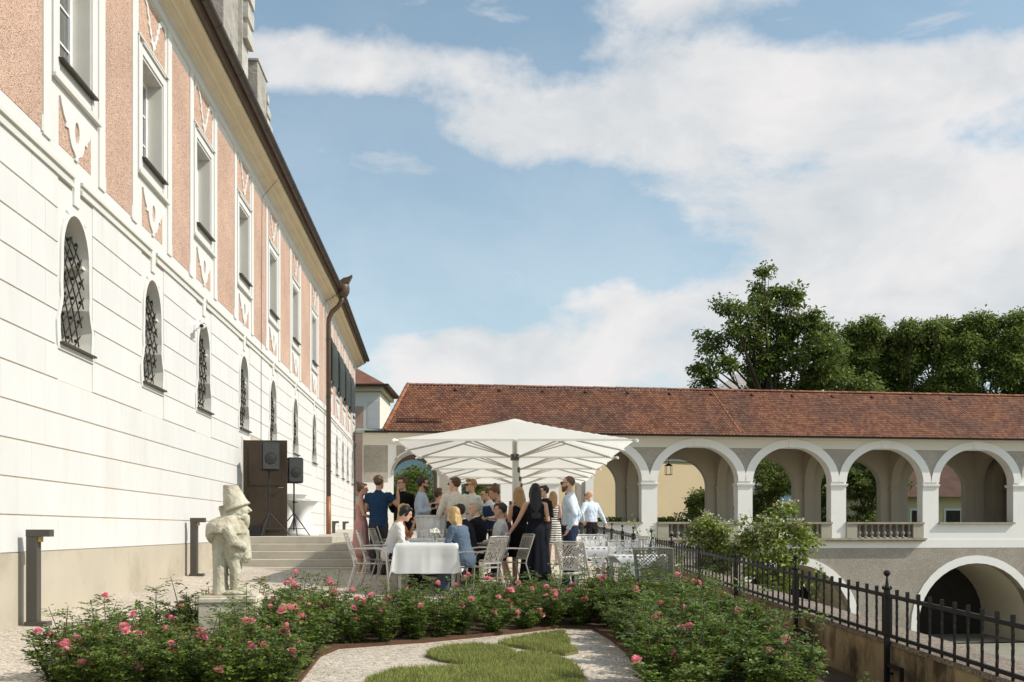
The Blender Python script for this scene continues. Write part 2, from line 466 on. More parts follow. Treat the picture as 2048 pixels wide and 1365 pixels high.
# ------------------------------------------------------------------ the palace: a long stucco front on the left
def U(Y): return Y * 1.0017
def palace_frame(name, X0, Y0, dx, label):
    rz = math.atan2(1.0, dx)
    return empty(name, (X0, Y0, 0), rz, label, 'building')
NEAR_Y = [8.65, 11.91, 14.95, 18.0, 21.45, 24.9, 28.4, 32.2]
NEAR = [U(y) for y in NEAR_Y]
palace = palace_frame('palace_building', XW0, 0, DW, 'long palace front with rusticated white base and pink panels beside the gravel')
Z_PL = -.24; Z_ST = 4.05; Z_PK0 = 4.40; Z_PK1 = 7.75; Z_CO = 7.93
def low_outline(c, n=28):
    """opening of the lower windows: round head, straight neck, flared foot"""
    zb, zt = 2.16, 3.74
    pts = []
    a, b_ = .40, .52
    for k in range(n // 2 + 1):
        q = math.pi * k / (n // 2)
        pts.append((c + a * math.cos(q), zt - b_ + b_ * math.sin(q)))
    # left side going down
    left = [(-.40, 3.05), (-.415, 2.85), (-.40, 2.70), (-.44, 2.58), (-.50, 2.45), (-.49, 2.30), (-.47, zb)]
    pts += [(c + x, z) for x, z in left]
    pts += [(c - x, z) for x, z in reversed(left)]
    return pts      # counter-clockwise seen from outside? fixed by recalc
def scale_outline(pts, c, off):
    zc = 2.95
    out = []
    for x, z in pts:
        dx = x - c; dz = z - zc
        l = math.hypot(dx, dz * .6)
        out.append((c + dx * (1 + off / max(abs(.44), .2)), zc + dz * (1 + off / .80)))
    return out
def bevel_block(w, h, d=.013, ch=.004):
    # a facing block: 5 visible sides with chamfered arris; local x,z centred, front at -y
    b = MB()
    x = w / 2; z = h / 2
    r0 = [(-x, 0, -z), (x, 0, -z), (x, 0, z), (-x, 0, z)]
    r1 = [(-x, -d + ch, -z), (x, -d + ch, -z), (x, -d + ch, z), (-x, -d + ch, z)]
    r2 = [(-x + ch, -d, -z + ch), (x - ch, -d, -z + ch), (x - ch, -d, z - ch), (-x + ch, -d, z - ch)]
    b.rings([r0, r1, r2])
    return b
BLK = {}
def block_mesh(w, h):
    k = (round(w, 2), round(h, 3))
    if k not in BLK: BLK[k] = bevel_block(k[0], k[1]).mesh('facing_block', MAT['block'], recalc=True)
    return BLK[k]
def wall_with_openings(parent, u0, u1, low, upp, door=None, upp_shape='rect'):
    holes = [low_outline(c) for c in low]
    for c in upp: holes.append([(c - .5, 5.38), (c + .5, 5.38), (c + .5, 6.86), (c - .5, 6.86)])
    if door: holes.append([(door[0], -.16), (door[1], -.16), (door[1], 1.93), (door[0], 1.93)])
    b = MB(); b.prism_xz([(u0, -1.9), (u1, -1.9), (u1, 8.0), (u0, 8.0)], 0, .30, holes)
    # inner sides of openings keep the same plaster as the wall
    b.build('wall', [MAT['plaster']], parent, recalc=True)
    # dark rooms behind, floor slabs and roof space
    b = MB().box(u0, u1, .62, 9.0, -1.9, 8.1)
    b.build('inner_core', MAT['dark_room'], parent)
def low_window(parent, c):
    w = empty('window', (c, 0, 0)); w.parent = parent
    o = low_outline(0)
    # smooth band round the opening
    b = MB(); b.prism_xz(scale_outline(o, 0, .085), -.020, -.001, [o]); b.build('surround', MAT['trim'], w, recalc=True)
    # splayed lining
    b = MB()
    inn = [(x * .97, 2.95 + (z - 2.95) * .985) for x, z in o]
    b.rings([[(x, .0, z) for x, z in [(x * .999, z) for x, z in o]], [(x, .34, z) for x, z in inn]], cap=False)
    b.build('lining', MAT['reveal'], w, recalc=True)
    b = MB(); b.prism_xz(inn, .335, .345); b.build('pane', MAT['pane_dark'], w, recalc=True)
    # impost ledge and frame bars
    b = MB().box(.30, .405, .03, .30, 3.20, 3.235).box(-.405, -.30, .03, .30, 3.20, 3.235)
    b.box(-.02, .02, .30, .334, 2.2, 3.7).box(-.4, .4, .30, .334, 2.98, 3.02)
    b.build('frame', MAT['reveal'], w)
    b = MB().box(-.52, .52, -.075, .20, 2.135, 2.158)
    b.build('sill', MAT['sheet_sill'], w)
    # diamond lattice of iron bars, bellied outwards
    b = MB()
    def pt(x, z):
        t = (z - 2.2) / 1.4
        return (x, .10 - .07 * math.sin(math.pi * min(max(t, 0), 1)), z)
    nx = 3; wdt = .36; zz0, zz1 = 2.20, 3.60
    step = .235
    k = -8
    for sgn in (1, -1):
        for k in range(-8, 12):
            pts = []
            for i in range(11):
                x = -wdt + 2 * wdt * i / 10
                z = 2.2 + k * step + sgn * (x / wdt) * .42
                lim = wdt if z < 3.2 else max(.05, wdt * math.sqrt(max(0, 1 - ((z - 3.2) / .42) ** 2)))
                if zz0 <= z <= zz1 and abs(x) <= lim + .02: pts.append(pt(x, z))
            if len(pts) >= 2: b.tube(pts, .0085, 5)
    for k in range(6):
        for x in (-.24, 0, .24):
            z = 2.3 + k * step + (0 if x == 0 else .0)
            if z < 3.5: b.cbox(pt(x, z), (.03, .03, .03), 0, 0, R(45))
    b.build('grille', MAT['iron_grille'], w)
    # keystone strip up to the string course
    b = MB().box(-.09, .09, -.024, -.0005, 3.86, 4.20); b.build('keystone', MAT['trim'], w)
    for x in (-.27, .27): MB().box(x - .03, x + .03, -.026, -.001, 3.70, 3.73).build('ear', MAT['trim'], w)
    return w
mat('pane_dark', (.035, .028, .022), .5, .2, 4, 0, spec=.08)
def upper_window(parent, c, rusty=False):
    w = empty('window', (c, 0, 0)); w.parent = parent
    b = MB()
    for (x0, x1, z0, z1) in ((-.515, -.498, 5.36, 6.88), (.498, .515, 5.36, 6.88)):
        b.box(x0, x1, .012, .32, z0, z1)
    b.box(-.498, .498, .012, .32, 6.858, 6.88)
    b.build('lining', MAT['reveal'], w)
    # white casements with glazing bars
    b = MB()
    b.box(-.497, -.43, .22, .28, 5.40, 6.857).box(.43, .497, .22, .28, 5.40, 6.857)
    b.box(-.43, .43, .22, .28, 6.79, 6.857).box(-.43, .43, .22, .28, 5.40, 5.47)
    b.box(-.045, .045, .215, .275, 5.47, 6.79)
    b.box(-.43, -.045, .235, .27, 5.89, 5.915).box(.045, .43, .235, .27, 5.89, 5.915)
    b.box(-.43, -.045, .235, .27, 6.34, 6.365).box(.045, .43, .235, .27, 6.34, 6.365)
    b.build('frame', MAT['white_frame'], w)
    for x0, x1 in ((-.43, -.045), (.045, .43)):
        for z0, z1 in ((5.47, 5.89), (5.915, 6.34), (6.365, 6.79)):
            MB().box(x0, x1, .25, .256, z0, z1).build('pane', MAT['window_glass'], w)
    MB().box(-.49, .49, .42, .43, 5.3, 6.9).build('curtain', MAT['curtain'], w)
    b = MB()
    M4 = Matrix.Translation((0, 0, 5.395)) @ Matrix.Rotation(R(9), 4, 'X')
    b.box(-.56, .56, -.085, .22, -.018, .006, M4); b.build('sill', MAT['sheet_sill'], w)
    # raised frame and moulded bottom bar
    b = MB()
    b.box(-.735, -.705, -.035, -.0005, 5.15, 7.08).box(.705, .735, -.035, -.0005, 5.15, 7.08)
    b.box(-.70, -.52, -.020, -.0005, 5.20, 7.02).box(.52, .70, -.020, -.0005, 5.20, 7.02)
    b.box(-.70, .70, -.021, -.0006, 6.90, 7.02)
    b.build('frame_strip', MAT['trim'], w)
    b = MB().box(-.735, .735, -.06, -.0008, 5.11, 5.148).box(-.70, .70, -.036, -.0007, 5.17, 5.195)
    b.build('apron_moulding', MAT['cornice_grey'], w)
    b = MB().box(-.75, .75, -.045, -.0008, 7.085, 7.115).box(-.55, .55, -.05, -.0009, 7.03, 7.06)
    b.build('head_moulding', MAT['cornice_grey'], w)
    return w
def bay_dressing(parent, c):
    d = empty('stucco_bay', (c, 0, 0)); d.parent = parent
    MB().box(-.97, -.76, -.022, -.0005, Z_PK0 - .04, Z_CO).build('strip', MAT['trim'], d)
    MB().box(.76, .97, -.022, -.0005, Z_PK0 - .04, Z_CO).build('strip', MAT['trim'], d)
    # pink apron with a white cartouche
    MB().box(-.50, .50, -.004, -.0002, 4.42, 4.98).build('pink_panel', MAT['pink'], d)
    sh = [(-.50, 4.98), (-.47, 4.90), (-.40, 4.80), (-.33, 4.745), (-.34, 4.69), (-.26, 4.70), (-.22, 4.60), (-.16, 4.52), (-.07, 4.475), (-.035, 4.44), (-.05, 4.405),
          (.05, 4.405), (.035, 4.44), (.07, 4.475), (.16, 4.52), (.22, 4.60), (.26, 4.70), (.34, 4.69), (.33, 4.745), (.40, 4.80), (.47, 4.90), (.50, 4.98)]
    sh = [(x, z) for x, z in sh]
    el = [(.075 * math.cos(q), 4.74 + .13 * math.sin(q)) for q in (2 * math.pi * k / 16 for k in range(16))]
    MB().prism_xz(sh, -.024, -.0045, [el]).build('cartouche', MAT['trim'], d, recalc=True)
    # pink field above the window with a leafy festoon
    MB().box(-.64, .64, -.004, -.0002, 7.13, 7.86).build('pink_panel', MAT['pink'], d)
    arm = [(0, 7.15), (.055, 7.24), (.12, 7.26), (.10, 7.33), (.17, 7.37), (.19, 7.45), (.245, 7.47), (.235, 7.55), (.30, 7.60), (.32, 7.70), (.40, 7.735), (.46, 7.80), (.56, 7.80), (.61, 7.72), (.64, 7.66),
           (.64, 7.86), (.44, 7.86), (.34, 7.80), (.25, 7.72), (.23, 7.62), (.165, 7.57), (.16, 7.49), (.09, 7.45), (.075, 7.36), (0, 7.32)]
    b = MB().prism_xz(arm, -.022, -.0045); b2 = [(-x, z) for x, z in reversed(arm)]
    b.prism_xz(b2, -.022, -.0046)
    b.build('festoon', MAT['trim'], d, recalc=True)
def pink_between(parent, a, b_):
    e = MB().box(a, b_, -.005, -.0003, Z_PK0, Z_PK1).build('pink_panel', MAT['pink'], parent)
    # stepped white corners at the foot of each panel
    s = MB().box(a - .02, a + .03, -.018, -.0055, Z_PK0 - .02, Z_PK0 + .16)
    s.box(b_ - .03, b_ + .02, -.018, -.0055, Z_PK0 - .02, Z_PK0 + .16)
    s.build('corner_step', MAT['trim'], parent)
PROFILE = [(0, 7.88), (.03, 7.90), (.05, 7.975), (.065, 8.0), (.115, 8.0), (.115, 8.03), (.16, 8.05), (.195, 8.045), (.195, 8.075), (.215, 8.075), (.245, 8.09), (.285, 8.12), (.29, 8.105), (.30, 8.145), (.315, 8.16), (.36, 8.175), (.42, 8.165), (.43, 8.245)]
def cornice(parent, u0, u1):
    b = MB()
    for i in range(len(PROFILE) - 1):
        (w0, z0), (w1, z1) = PROFILE[i], PROFILE[i + 1]
        b.mi = 1 if i in (0, 1, 2, 3, 4, 7) else 0
        b.quad((u0, -w0, z0), (u1, -w0, z0), (u1, -w1, z1), (u0, -w1, z1))
    b.mi = 0
    b.quad((u1, 0, 7.9), (u1, 0, 8.3), (u1, -.43, 8.3), *[(u1, -w, z) for w, z in reversed(PROFILE[1:])])
    b.build('cornice', [MAT['cornice'], MAT['cornice_grey']], parent)
    MB().box(u0, u1, -.505, -.4295, 8.232, 8.30).build('eaves_board', MAT['wood_dark'], parent)
    # roof plane with tile courses (only its lip shows)
    b = MB().quad((u0, -.56, 8.40), (u1, -.56, 8.40), (u1, 5.5, 13.6), (u0, 5.5, 13.6))
    b.quad((u0, -.56, 8.40), (u0, -.50, 8.30), (u1, -.50, 8.30), (u1, -.56, 8.40))
    b.build('roof', MAT['old_roof'], parent)
    g = MB(); n = 10; r = .098
    sec = [(-.585 + r * math.cos(q), 8.405 + r * math.sin(q)) for q in (math.pi * (1 + k / n) for k in range(n + 1))]
    g.rings([[(u0, y, z) for y, z in sec], [(u1, y, z) for y, z in sec]], cap=False, closed=False)
    go = g.build('gutter', MAT['gutter'], parent, smooth=True)
    u = math.ceil(u0)
    while u < u1 - .1:
        h = MB(); rr = r + .006
        sec2 = [(-.585 + rr * math.cos(q), 8.405 + rr * math.sin(q)) for q in (math.pi * (1 + k / n) for k in range(n + 1))]
        h.rings([[(u, y, z) for y, z in sec2], [(u + .03, y, z) for y, z in sec2]], cap=False, closed=False)
        h.build('gutter_strap', MAT['gutter'], go)
        u += .86
    # jagged lip of tiles above the gutter
    t = MB(); u = u0
    while u < u1:
        t.box(u, u + .155, -.60, -.40, 8.425, 8.445 + random.random() * .012); u += .17
    lo = t.build('tile_lip', MAT['old_roof'], parent); lo['kind'] = 'stuff'
def string_course(parent, u0, u1, cs, gap=.12):
    edges = [u0] + [x for c in cs for x in (c - gap, c + gap)] + [u1]
    for i in range(0, len(edges), 2):
        a, b_ = edges[i], edges[i + 1]
        if b_ - a < .05: continue
        m = MB().box(a, b_, -.050, -.0005, 4.155, 4.195).box(a, b_, -.040, -.0006, 4.045, 4.10).box(a, b_, -.020, -.0007, 4.10, 4.155)
        m.build('string_course', MAT['cornice_grey'], parent)
def rustication(parent, u0, u1, low, u_single, door=None):
    pitch = .716; ch = .3905
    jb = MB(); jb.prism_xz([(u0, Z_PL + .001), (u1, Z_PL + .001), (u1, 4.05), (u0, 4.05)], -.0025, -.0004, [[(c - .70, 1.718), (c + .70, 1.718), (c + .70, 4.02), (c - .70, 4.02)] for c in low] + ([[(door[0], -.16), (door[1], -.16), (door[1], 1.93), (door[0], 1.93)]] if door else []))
    jb.build('joint_shade_bed', MAT['joint'], parent, recalc=True)  # backing sheet whose beige stands in for shadow between the blocks
    rest = MB()
    for r in range(11):
        z0 = Z_PL + r * ch; z1 = z0 + ch
        blocked = []
        for c in low:
            if z0 < 3.93 and z1 > 2.03: blocked.append((c - .62 if z1 < 2.75 and z0 > 2.0 else c - .545, c + .62 if z1 < 2.75 and z0 > 2.0 else c + .545))
            elif z1 > 3.9: blocked.append((c - .12, c + .12))
        if door and z0 < 1.98: blocked.append((door[0] - .05, door[1] + .05))
        n = int((u1 - u0) / pitch) + 2
        for k in range(-1, n):
            a = u0 + k * pitch + (0 if r % 2 else pitch / 2); b_ = a + pitch
            segs = [(max(a, u0), min(b_, u1))]
            for (p, q) in blocked:
                ns = []
                for (s, e) in segs:
                    if q <= s or p >= e: ns.append((s, e)); continue
                    if p > s: ns.append((s, p))
                    if q < e: ns.append((q, e))
                segs = ns
            for (s, e) in segs:
                w = e - s - .007
                if w < .07: continue
                cu = (s + e) / 2; cz = (z0 + z1) / 2; h = ch - .016
                if s < u_single and e > 9.2:
                    o = link('facing_block', block_mesh(w, h), parent, (cu, 0, cz))
                else:
                    bb = bevel_block(w, h)
                    i = len(rest.v); rest.v += [(x + cu, y, z + cz) for x, y, z in bb.v]
                    rest.f += [tuple(i + q for q in f) for f in bb.f]; rest.m += [0] * len(bb.f)
    o = rest.build('facing_blocks_far', MAT['block'], parent, recalc=True); o['kind'] = 'stuff'
DOOR = (U(21.25), U(23.3))
END = U(34.7)
def build_palace():
    wall_with_openings(palace, 1.0, END, NEAR, NEAR, DOOR)
    MB().box(1.0, END, -.016, -.0005, -1.9, Z_PL).build('plinth', MAT['plinth'], palace)
    for c in NEAR:
        low_window(palace, c); upper_window(palace, c); bay_dressing(palace, c)
    for a, b_ in zip(NEAR[:-1], NEAR[1:]):
        pink_between(palace, a + .975, b_ - .975)
    pink_between(palace, NEAR[-1] + .975, END - .25)
    pink_between(palace, 1.0, NEAR[0] - .975)
    string_course(palace, 1.0, END, NEAR)
    cornice(palace, 1.0, END + .02)
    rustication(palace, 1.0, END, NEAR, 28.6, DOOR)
    # lightning wire down the front
    b = MB(); u = U(24.0) - .75
    b.tube([(u, -.5, 8.3), (u - .02, -.05, 7.75), (u, -.03, 4.2), (u, -.02, -.2)], .006, 5)
    b.build('lightning_wire', MAT['iron'], palace)
    # door lining
    b = MB().box(DOOR[0] - .06, DOOR[0], -.03, .3, -.16, 1.99).box(DOOR[1], DOOR[1] + .06, -.03, .3, -.16, 1.99).box(DOOR[0], DOOR[1], -.03, .3, 1.93, 1.99)
    b.build('door_lining', MAT['reveal'], palace)
    leaf = empty('door', (DOOR[0] + .02, -.02, 0)); leaf.parent = palace
    MB().box(0, .05, -.93, 0, -.135, 1.915).build('door_leaf', MAT['door_brown'], leaf)
    MB().box(-.012, -.001, -.80, -.13, .95, 1.78).box(-.012, -.001, -.80, -.13, -.02, .80).build('door_panel', MAT['door_brown'], leaf)
    MB().tube([(-.02, -.86, .9), (-.06, -.86, .9), (-.06, -.76, .9)], .010, 6).build('handle', MAT['brass'], leaf)
    # the shadow gap and hanging downpipe at the joint of the two fronts
    MB().box(END - .16, END - .08, -.03, -.0004, -1.0, 7.9).build('joint_strip', MAT['plaster'], palace)
mat('door_brown', (.055, .038, .024), .55, .2, 3, .1, 40)
mat('brass', (.45, .33, .12), .35, .1, 5, 0, metal=.8)
build_palace()

def build_chimneys():
    # big weathered gable pier and its smaller neighbour rising over the gutter
    c = empty('gable_pier', (0, 0, 0), 0, 'tall weathered grey stone gable pier rising above the palace gutter', 'chimney')
    c.parent = None; c.location = palace.location; c.rotation_euler = palace.rotation_euler
    u0, u1 = U(18.6), U(20.4)
    MB().box(u0, u1, -.22, 1.3, 8.5, 13.5).build('shaft', MAT['grey_stone'], c)
    MB().box(u1 - .55, u1 + .03, -.30, -.2205, 8.55, 13.5).build('corner_strip', MAT['grey_light'], c)
    for k in range(9):
        z = 9.85 + k * .42
        MB().box(u1 - .5, u1 + .10 + .012 * k, -.40 - .01 * k, -.301, z, z + .30).build('moulding', MAT['grey_light'], c)
    d = empty('parapet_pier', (0, 0, 0), 0, 'low stepped stone pier beside the tall gable pier on the gutter', 'pier')
    d.location = palace.location; d.rotation_euler = palace.rotation_euler
    v0, v1 = U(20.9), U(21.9)
    MB().box(v0, v1, -.40, .9, 8.45, 9.86).build('shaft', MAT['grey_stone'], d)
    MB().box(v0 - .03, v1 + .03, -.43, .95, 9.861, 9.90).build('cap', MAT['grey_light'], d)
    for k in range(4):
        MB().box(v1 + .02, v1 + .24 + .22 * k, -.42 + .003 * k, .3, 9.45 - .26 * k, 9.62 - .26 * k).build('step', MAT['grey_light'], d)
mat('grey_light', (.50, .475, .43), .95, .15, 3, .7, 25, col2=(.33, .31, .27), c2scale=2.5, bdist=.02)
build_chimneys()

def build_far_wing():
    Y0 = 34.75; X0 = XW0 + DW * Y0
    w = palace_frame('palace_wing', X0, Y0, -0.0809, 'farther palace wing with open dark shutters beyond the brown downpipe')
    L_ = 14.2
    cs = [2.0, 4.9, 7.7, 10.4, 12.9]
    up = cs[:]
    lows = [1.6, 4.5, 7.2, 9.6, 12.2]
    wall_with_openings(w, 0, L_, lows, up)
    MB().box(0, L_, -.016, -.0005, -1.9, Z_PL).build('plinth', MAT['plinth'], w)
    for c in lows: low_window(w, c)
    for c in up:
        upper_window(w, c); bay_dressing(w, c)
        if c < 11.5:
            for s in (-1, 1):
                sh = MB()
                out = [(0, 5.38), (.5, 5.38), (.5, 6.55), (.42, 6.78), (.27, 6.92), (.10, 7.0), (0, 7.0)]
                sh.prism_xz(out, -.02, .02)
                for k in range(14): sh.box(.05, .45, -.028, -.0205, 5.46 + k * .075, 5.51 + k * .075)
                o = sh.build('shutter', MAT['shutter'], w, recalc=True)
                o.location = (c + s * .52, -.06, 0); o.rotation_euler = (0, 0, R(-16) if s > 0 else R(197))
    for a, b_ in zip(cs[:-1], cs[1:]):
        if b_ - a > 2.0: pink_between(w, a + .975, b_ - .975)
    pink_between(w, .05, cs[0] - .975)
    string_course(w, 0, L_, lows)
    cornice(w, .03, L_ + .35)
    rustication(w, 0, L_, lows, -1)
    MB().box(L_ - .02, L_, .3, 9, -1.9, 8.3).build('end_wall', MAT['plaster'], w)
    # downpipe with its hopper head, standing at the joint
    p = empty('downpipe', (X0, Y0 - .1, 0), w.rotation_euler.z, 'thick brown downpipe with copper foot running down the palace front', 'downpipe')
    MB().tube([(0, -.17, 1.15), (0, -.17, 7.1), (0, -.18, 7.35), (0, -.28, 7.58), (0, -.50, 7.78), (0, -.62, 7.98), (0, -.63, 8.15)], .082, 14).build('pipe', MAT['pipe_brown'], p, smooth=True)
    MB().tube([(0, -.17, -.22), (0, -.17, 1.16)], .086, 14).build('copper_foot', MAT['pipe_copper'], p, smooth=True)
    for z in (2.2, 4.6, 6.6):
        MB().tube([(0, -.17, z), (0, -.17, z + .04)], .092, 14).build('pipe_clip', MAT['gutter'], p)
    h = MB()
    h.rings([[(.02 + rx * math.cos(q), -.68 + ry * math.sin(q), z) for q in (2 * math.pi * k / 14 for k in range(14))] for rx, ry, z in
             ((.09, .09, 8.1), (.15, .15, 8.16), (.20, .21, 8.28), (.21, .22, 8.44), (.19, .20, 8.54), (.17, .18, 8.56))])
    h.build('hopper', MAT['pipe_brown'], p, smooth=True)
    # beaked spout plate standing on the hopper
    s = MB(); s.prism_xz([(-.28, 8.6), (.20, 8.58), (.24, 8.72), (.10, 8.86), (-.05, 8.98), (-.16, 8.80)], -1.0, -.62)
    M4 = Matrix.Translation((0, 0, 0))
    b = MB(); pl = [(-.52, 8.54), (-.66, 8.52), (-.86, 8.60), (-.99, 8.86), (-.84, 8.78), (-.70, 8.75), (-.58, 8.66)]
    b.rings([[(-.16, y, z) for y, z in pl], [(.16, y, z) for y, z in pl]])
    b.build('spout', MAT['pipe_brown'], p, recalc=True)
    return w
wing = build_far_wing()

# annex with a hipped roof behind the wing
def build_annex():
    a = empty('annex_tower', (-8.45, 58, 0), 0, 'cream annex with a brown hipped tile roof behind the palace wing', 'building')
    MB().box(-4.0, .75, 0, 5, -1, 8.05).build('wall', MAT['far_wall'], a)
    MB().box(-1.2, -.2, -.01, -.0005, 2, 7.2).build('panel', MAT['pink'], a)
    b = MB()
    for k in range(10): b.box(.02, .752, -.012, -.001, 2.5 + k * .5, 2.98 + k * .5)
    b.build('quoin', MAT['block'], a)
    MB().box(-4.2, .95, -.25, 5.2, 8.06, 8.35).build('cornice', MAT['cornice'], a)
    e = [(-4.5, -.6, 8.35), (1.25, -.6, 8.35), (1.25, 5.6, 8.35), (-4.5, 5.6, 8.35)]
    t = [(-2.6, 2.2, 9.75), (-.9, 2.2, 9.75)]
    m = MB()
    m.quad(e[0], e[1], t[1], t[0]); m.quad(e[1], e[2], t[1]); m.quad(e[2], e[3], t[0], t[1]); m.quad(e[3], e[0], t[0])
    m.quad(e[0], e[3], e[2], e[1])
    m.build('roof', MAT['old_roof'], a)
    MB().tube([(-4.5, -.66, 8.36), (1.3, -.66, 8.36), (1.3, 5.6, 8.36)], .07, 6).build('gutter', MAT['gutter'], a)
build_annex()

# ------------------------------------------------------------------ stone steps and landing before the door
def build_steps():
    s = empty('stone_steps', (0, 0, 0), 0, 'broad pale stone steps rising to the palace door', 'steps')
    zb = -.86; zt = -.135; n = 5; rise = (zt - zb) / n
    ends = [-1.55, -1.55, -1.55, -1.55, -3.66]
    for k in range(n):
        y0 = 18.95 + .335 * k
        z1 = zb + rise * (k + 1); z0 = zb + rise * k - (.25 if k == 0 else .004)
        xl = XW0 + DW * y0 - .25
        y1 = y0 + .335 if k < n - 1 else 30.0
        b = MB().box(xl, ends[k], y0, y1 + (.03 if k < n - 1 else 0), z0 if k < n - 1 else z1 - .145, z1)
        b.build('step', MAT['step'], s, bevel=.012)
    # broad terrace behind, one riser lower than the landing
    MB().box(-8.2, -1.5, 20.31, 47.6, -1.2, -.284).build('terrace_slab', MAT['terrace'], s)
pebble_mat('terrace', (.40, .37, .32), (.52, .49, .43), (.62, .59, .53), 50, .5)
build_steps()
# ------------------------------------------------------------------ the arcaded gallery across the back
ARC_RZ = math.atan2(.13, 1.0)
K = math.hypot(1, .13)
arcade = empty('arcade_gallery', (0, 48.5, 0), ARC_RZ, 'white two-storey arcaded gallery with long red tiled roof', 'building')
def S(X): return X * K
ARCH_C = [S(x) for x in (4.36, 9.28, 14.16, 19.08, 24.07)]
AW = 2.08; AB = 1.76; ZSP = 2.43; OW = 2.50; OB = 2.14
SILL = .39; FLOOR = -.42; DEP = 3.7; WT = .55
def arch_pts(c, a, b, zs, zb, n=20):
    p = [(c + a, zb)]
    p += [(c + a * math.cos(q), zs + b * math.sin(q)) for q in (math.pi * k / n for k in range(n + 1))]
    p += [(c - a, zb)]
    return p
LOW_C = [ARCH_C[0] - .2, ARCH_C[2], ARCH_C[4]]
S0 = -7.2; S1 = S(31.5)
GATE = (S(-5.68), S(-3.59))
def build_arcade():
    holes = []
    for i, c in enumerate(ARCH_C):
        holes.append(arch_pts(c, AW, AB, ZSP, FLOOR + .02 if i in (1, 2, 3) else SILL))
    gc = (GATE[0] + GATE[1]) / 2; ga = (GATE[1] - GATE[0]) / 2
    holes.append(arch_pts(gc, ga, 1.05, 2.62, -.28))
    holes.append([(S(-2.45), -.28), (S(-.55), -.28), (S(-.55), 2.32), (S(-2.45), 2.32)])
    b = MB(); b.prism_xz([(S0, -.93), (S1, -.93), (S1, 4.66), (S0, 4.66)], 0, WT, holes)
    b.build('front_wall', MAT['white_arc'], arcade, recalc=True)
    # lower storey
    lh = [arch_pts(c, 3.22, 3.22, -4.95, -5.9) for c in LOW_C]
    poly = [(S0, -6.0)]
    b = MB(); b.prism_xz([(S0, -6.2), (S1, -6.2), (S1, -.935), (S0, -.935)], -.02, WT, [[(x, max(z, -6.1)) for x, z in h] for h in lh])
    b.build('lower_wall', MAT['roughcast'], arcade, recalc=True)
    for c in LOW_C:
        ring = arch_pts(c, 3.62, 3.62, -4.95, -5.9); inn = arch_pts(c, 3.22, 3.22, -4.95, -5.9)
        m = MB(); m.prism_xz(ring + list(reversed(inn)), -.06, -.021); m.build('lower_arch_ring', MAT['white_arc'], arcade, recalc=True)
        v = MB(); v.rings([[(x, .02, z) for x, z in inn], [(x, DEP + .8, z) for x, z in inn]], cap=False, closed=False)
        v.build('passage_vault', MAT['passage'], arcade, smooth=True)
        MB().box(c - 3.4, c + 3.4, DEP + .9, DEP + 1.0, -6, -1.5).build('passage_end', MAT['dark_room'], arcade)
    # frieze band, ledge line between the storeys
    MB().box(S0, S1, -.035, -.0005, 4.10, 4.655).build('frieze', MAT['frieze'], arcade)
    MB().box(S0, S1, -.03, -.0006, -.93, -.50).build('band', MAT['white_arc'], arcade)
    # archivolts, keystones, imposts, spandrels
    for i, c in enumerate(ARCH_C):
        outer = [(c + OW * math.cos(q), ZSP + OB * math.sin(q)) for q in (math.pi * k / 24 for k in range(25))]
        inner = [(c + AW * math.cos(q), ZSP + AB * math.sin(q)) for q in (math.pi * k / 24 for k in range(25))]
        m = MB(); m.prism_xz(outer + list(reversed(inner)), -.075, -.0365); m.build('archivolt', MAT['white_arc'], arcade, recalc=True)
        m = MB().prism_xz([(c - .17, 4.15), (c + .17, 4.15), (c + .25, 4.66), (c - .25, 4.66)], -.105, -.076)
        m.build('keystone', MAT['white_arc'], arcade, recalc=True)
    mids = [(ARCH_C[k] + ARCH_C[k + 1]) / 2 for k in range(4)] + [ARCH_C[4] + 2.46, ARCH_C[0] - 2.46]
    for m_ in mids:
        MB().box(m_ - .47, m_ + .47, -.10, WT + .07, 2.27, 2.335).box(m_ - .44, m_ + .44, -.06, WT + .05, 2.2, 2.27).build('impost', MAT['white_arc'], arcade)
    for k in range(5):
        a = ARCH_C[k]; b_ = ARCH_C[k + 1] if k < 4 else ARCH_C[4] + 4.94
        def pt(cc, z, sg):
            s = max(0, min(1, (z - ZSP) / OB)); return (cc + sg * OW * math.sqrt(1 - s * s), z)
        zs = [4.09, 3.9, 3.6, 3.3, 3.0, 2.8, 2.62]
        lft = [pt(a, z, 1) for z in zs]; rgt = [pt(b_, z, -1) for z in reversed(zs)]
        mm = (a + b_) / 2
        lft = [(min(x + .012, mm - .09), z) for x, z in lft]; rgt = [(max(x - .012, mm + .09), z) for x, z in rgt]
        MB().prism_xz(lft + rgt, -.02, -.0007).build('spandrel', MAT['roughcast_fine'], arcade, recalc=True)
    # plain wall panels of rough plaster to the left of the arches
    for x0, x1 in ((S(-7.1), S(-5.95)), ):
        MB().box(x0, x1, -.012, -.0008, 2.28, 4.05).build('plaster_panel', MAT['roughcast_fine'], arcade)
    MB().prism_xz([(S(-5.55), 4.05), (S(-5.55), 3.35), *[(gc + (ga + .22) * math.cos(q), 2.62 + 1.26 * math.sin(q)) for q in (math.pi * (1 - k / 16) for k in range(3, 14))], (S(-3.75), 3.35), (S(-3.75), 4.05)], -.012, -.0008).build('plaster_panel', MAT['roughcast_fine'], arcade, recalc=True)
    MB().box(S(-3.5), S(-2.6), -.03, -.0009, -.3, 3.4).build('rough_pier', MAT['roughcast_fine'], arcade)
    ro = [(gc + (ga + .13) * math.cos(q), 2.62 + 1.18 * math.sin(q)) for q in (math.pi * k / 18 for k in range(19))]
    ri = [(gc + ga * math.cos(q), 2.62 + 1.05 * math.sin(q)) for q in (math.pi * k / 18 for k in range(19))]
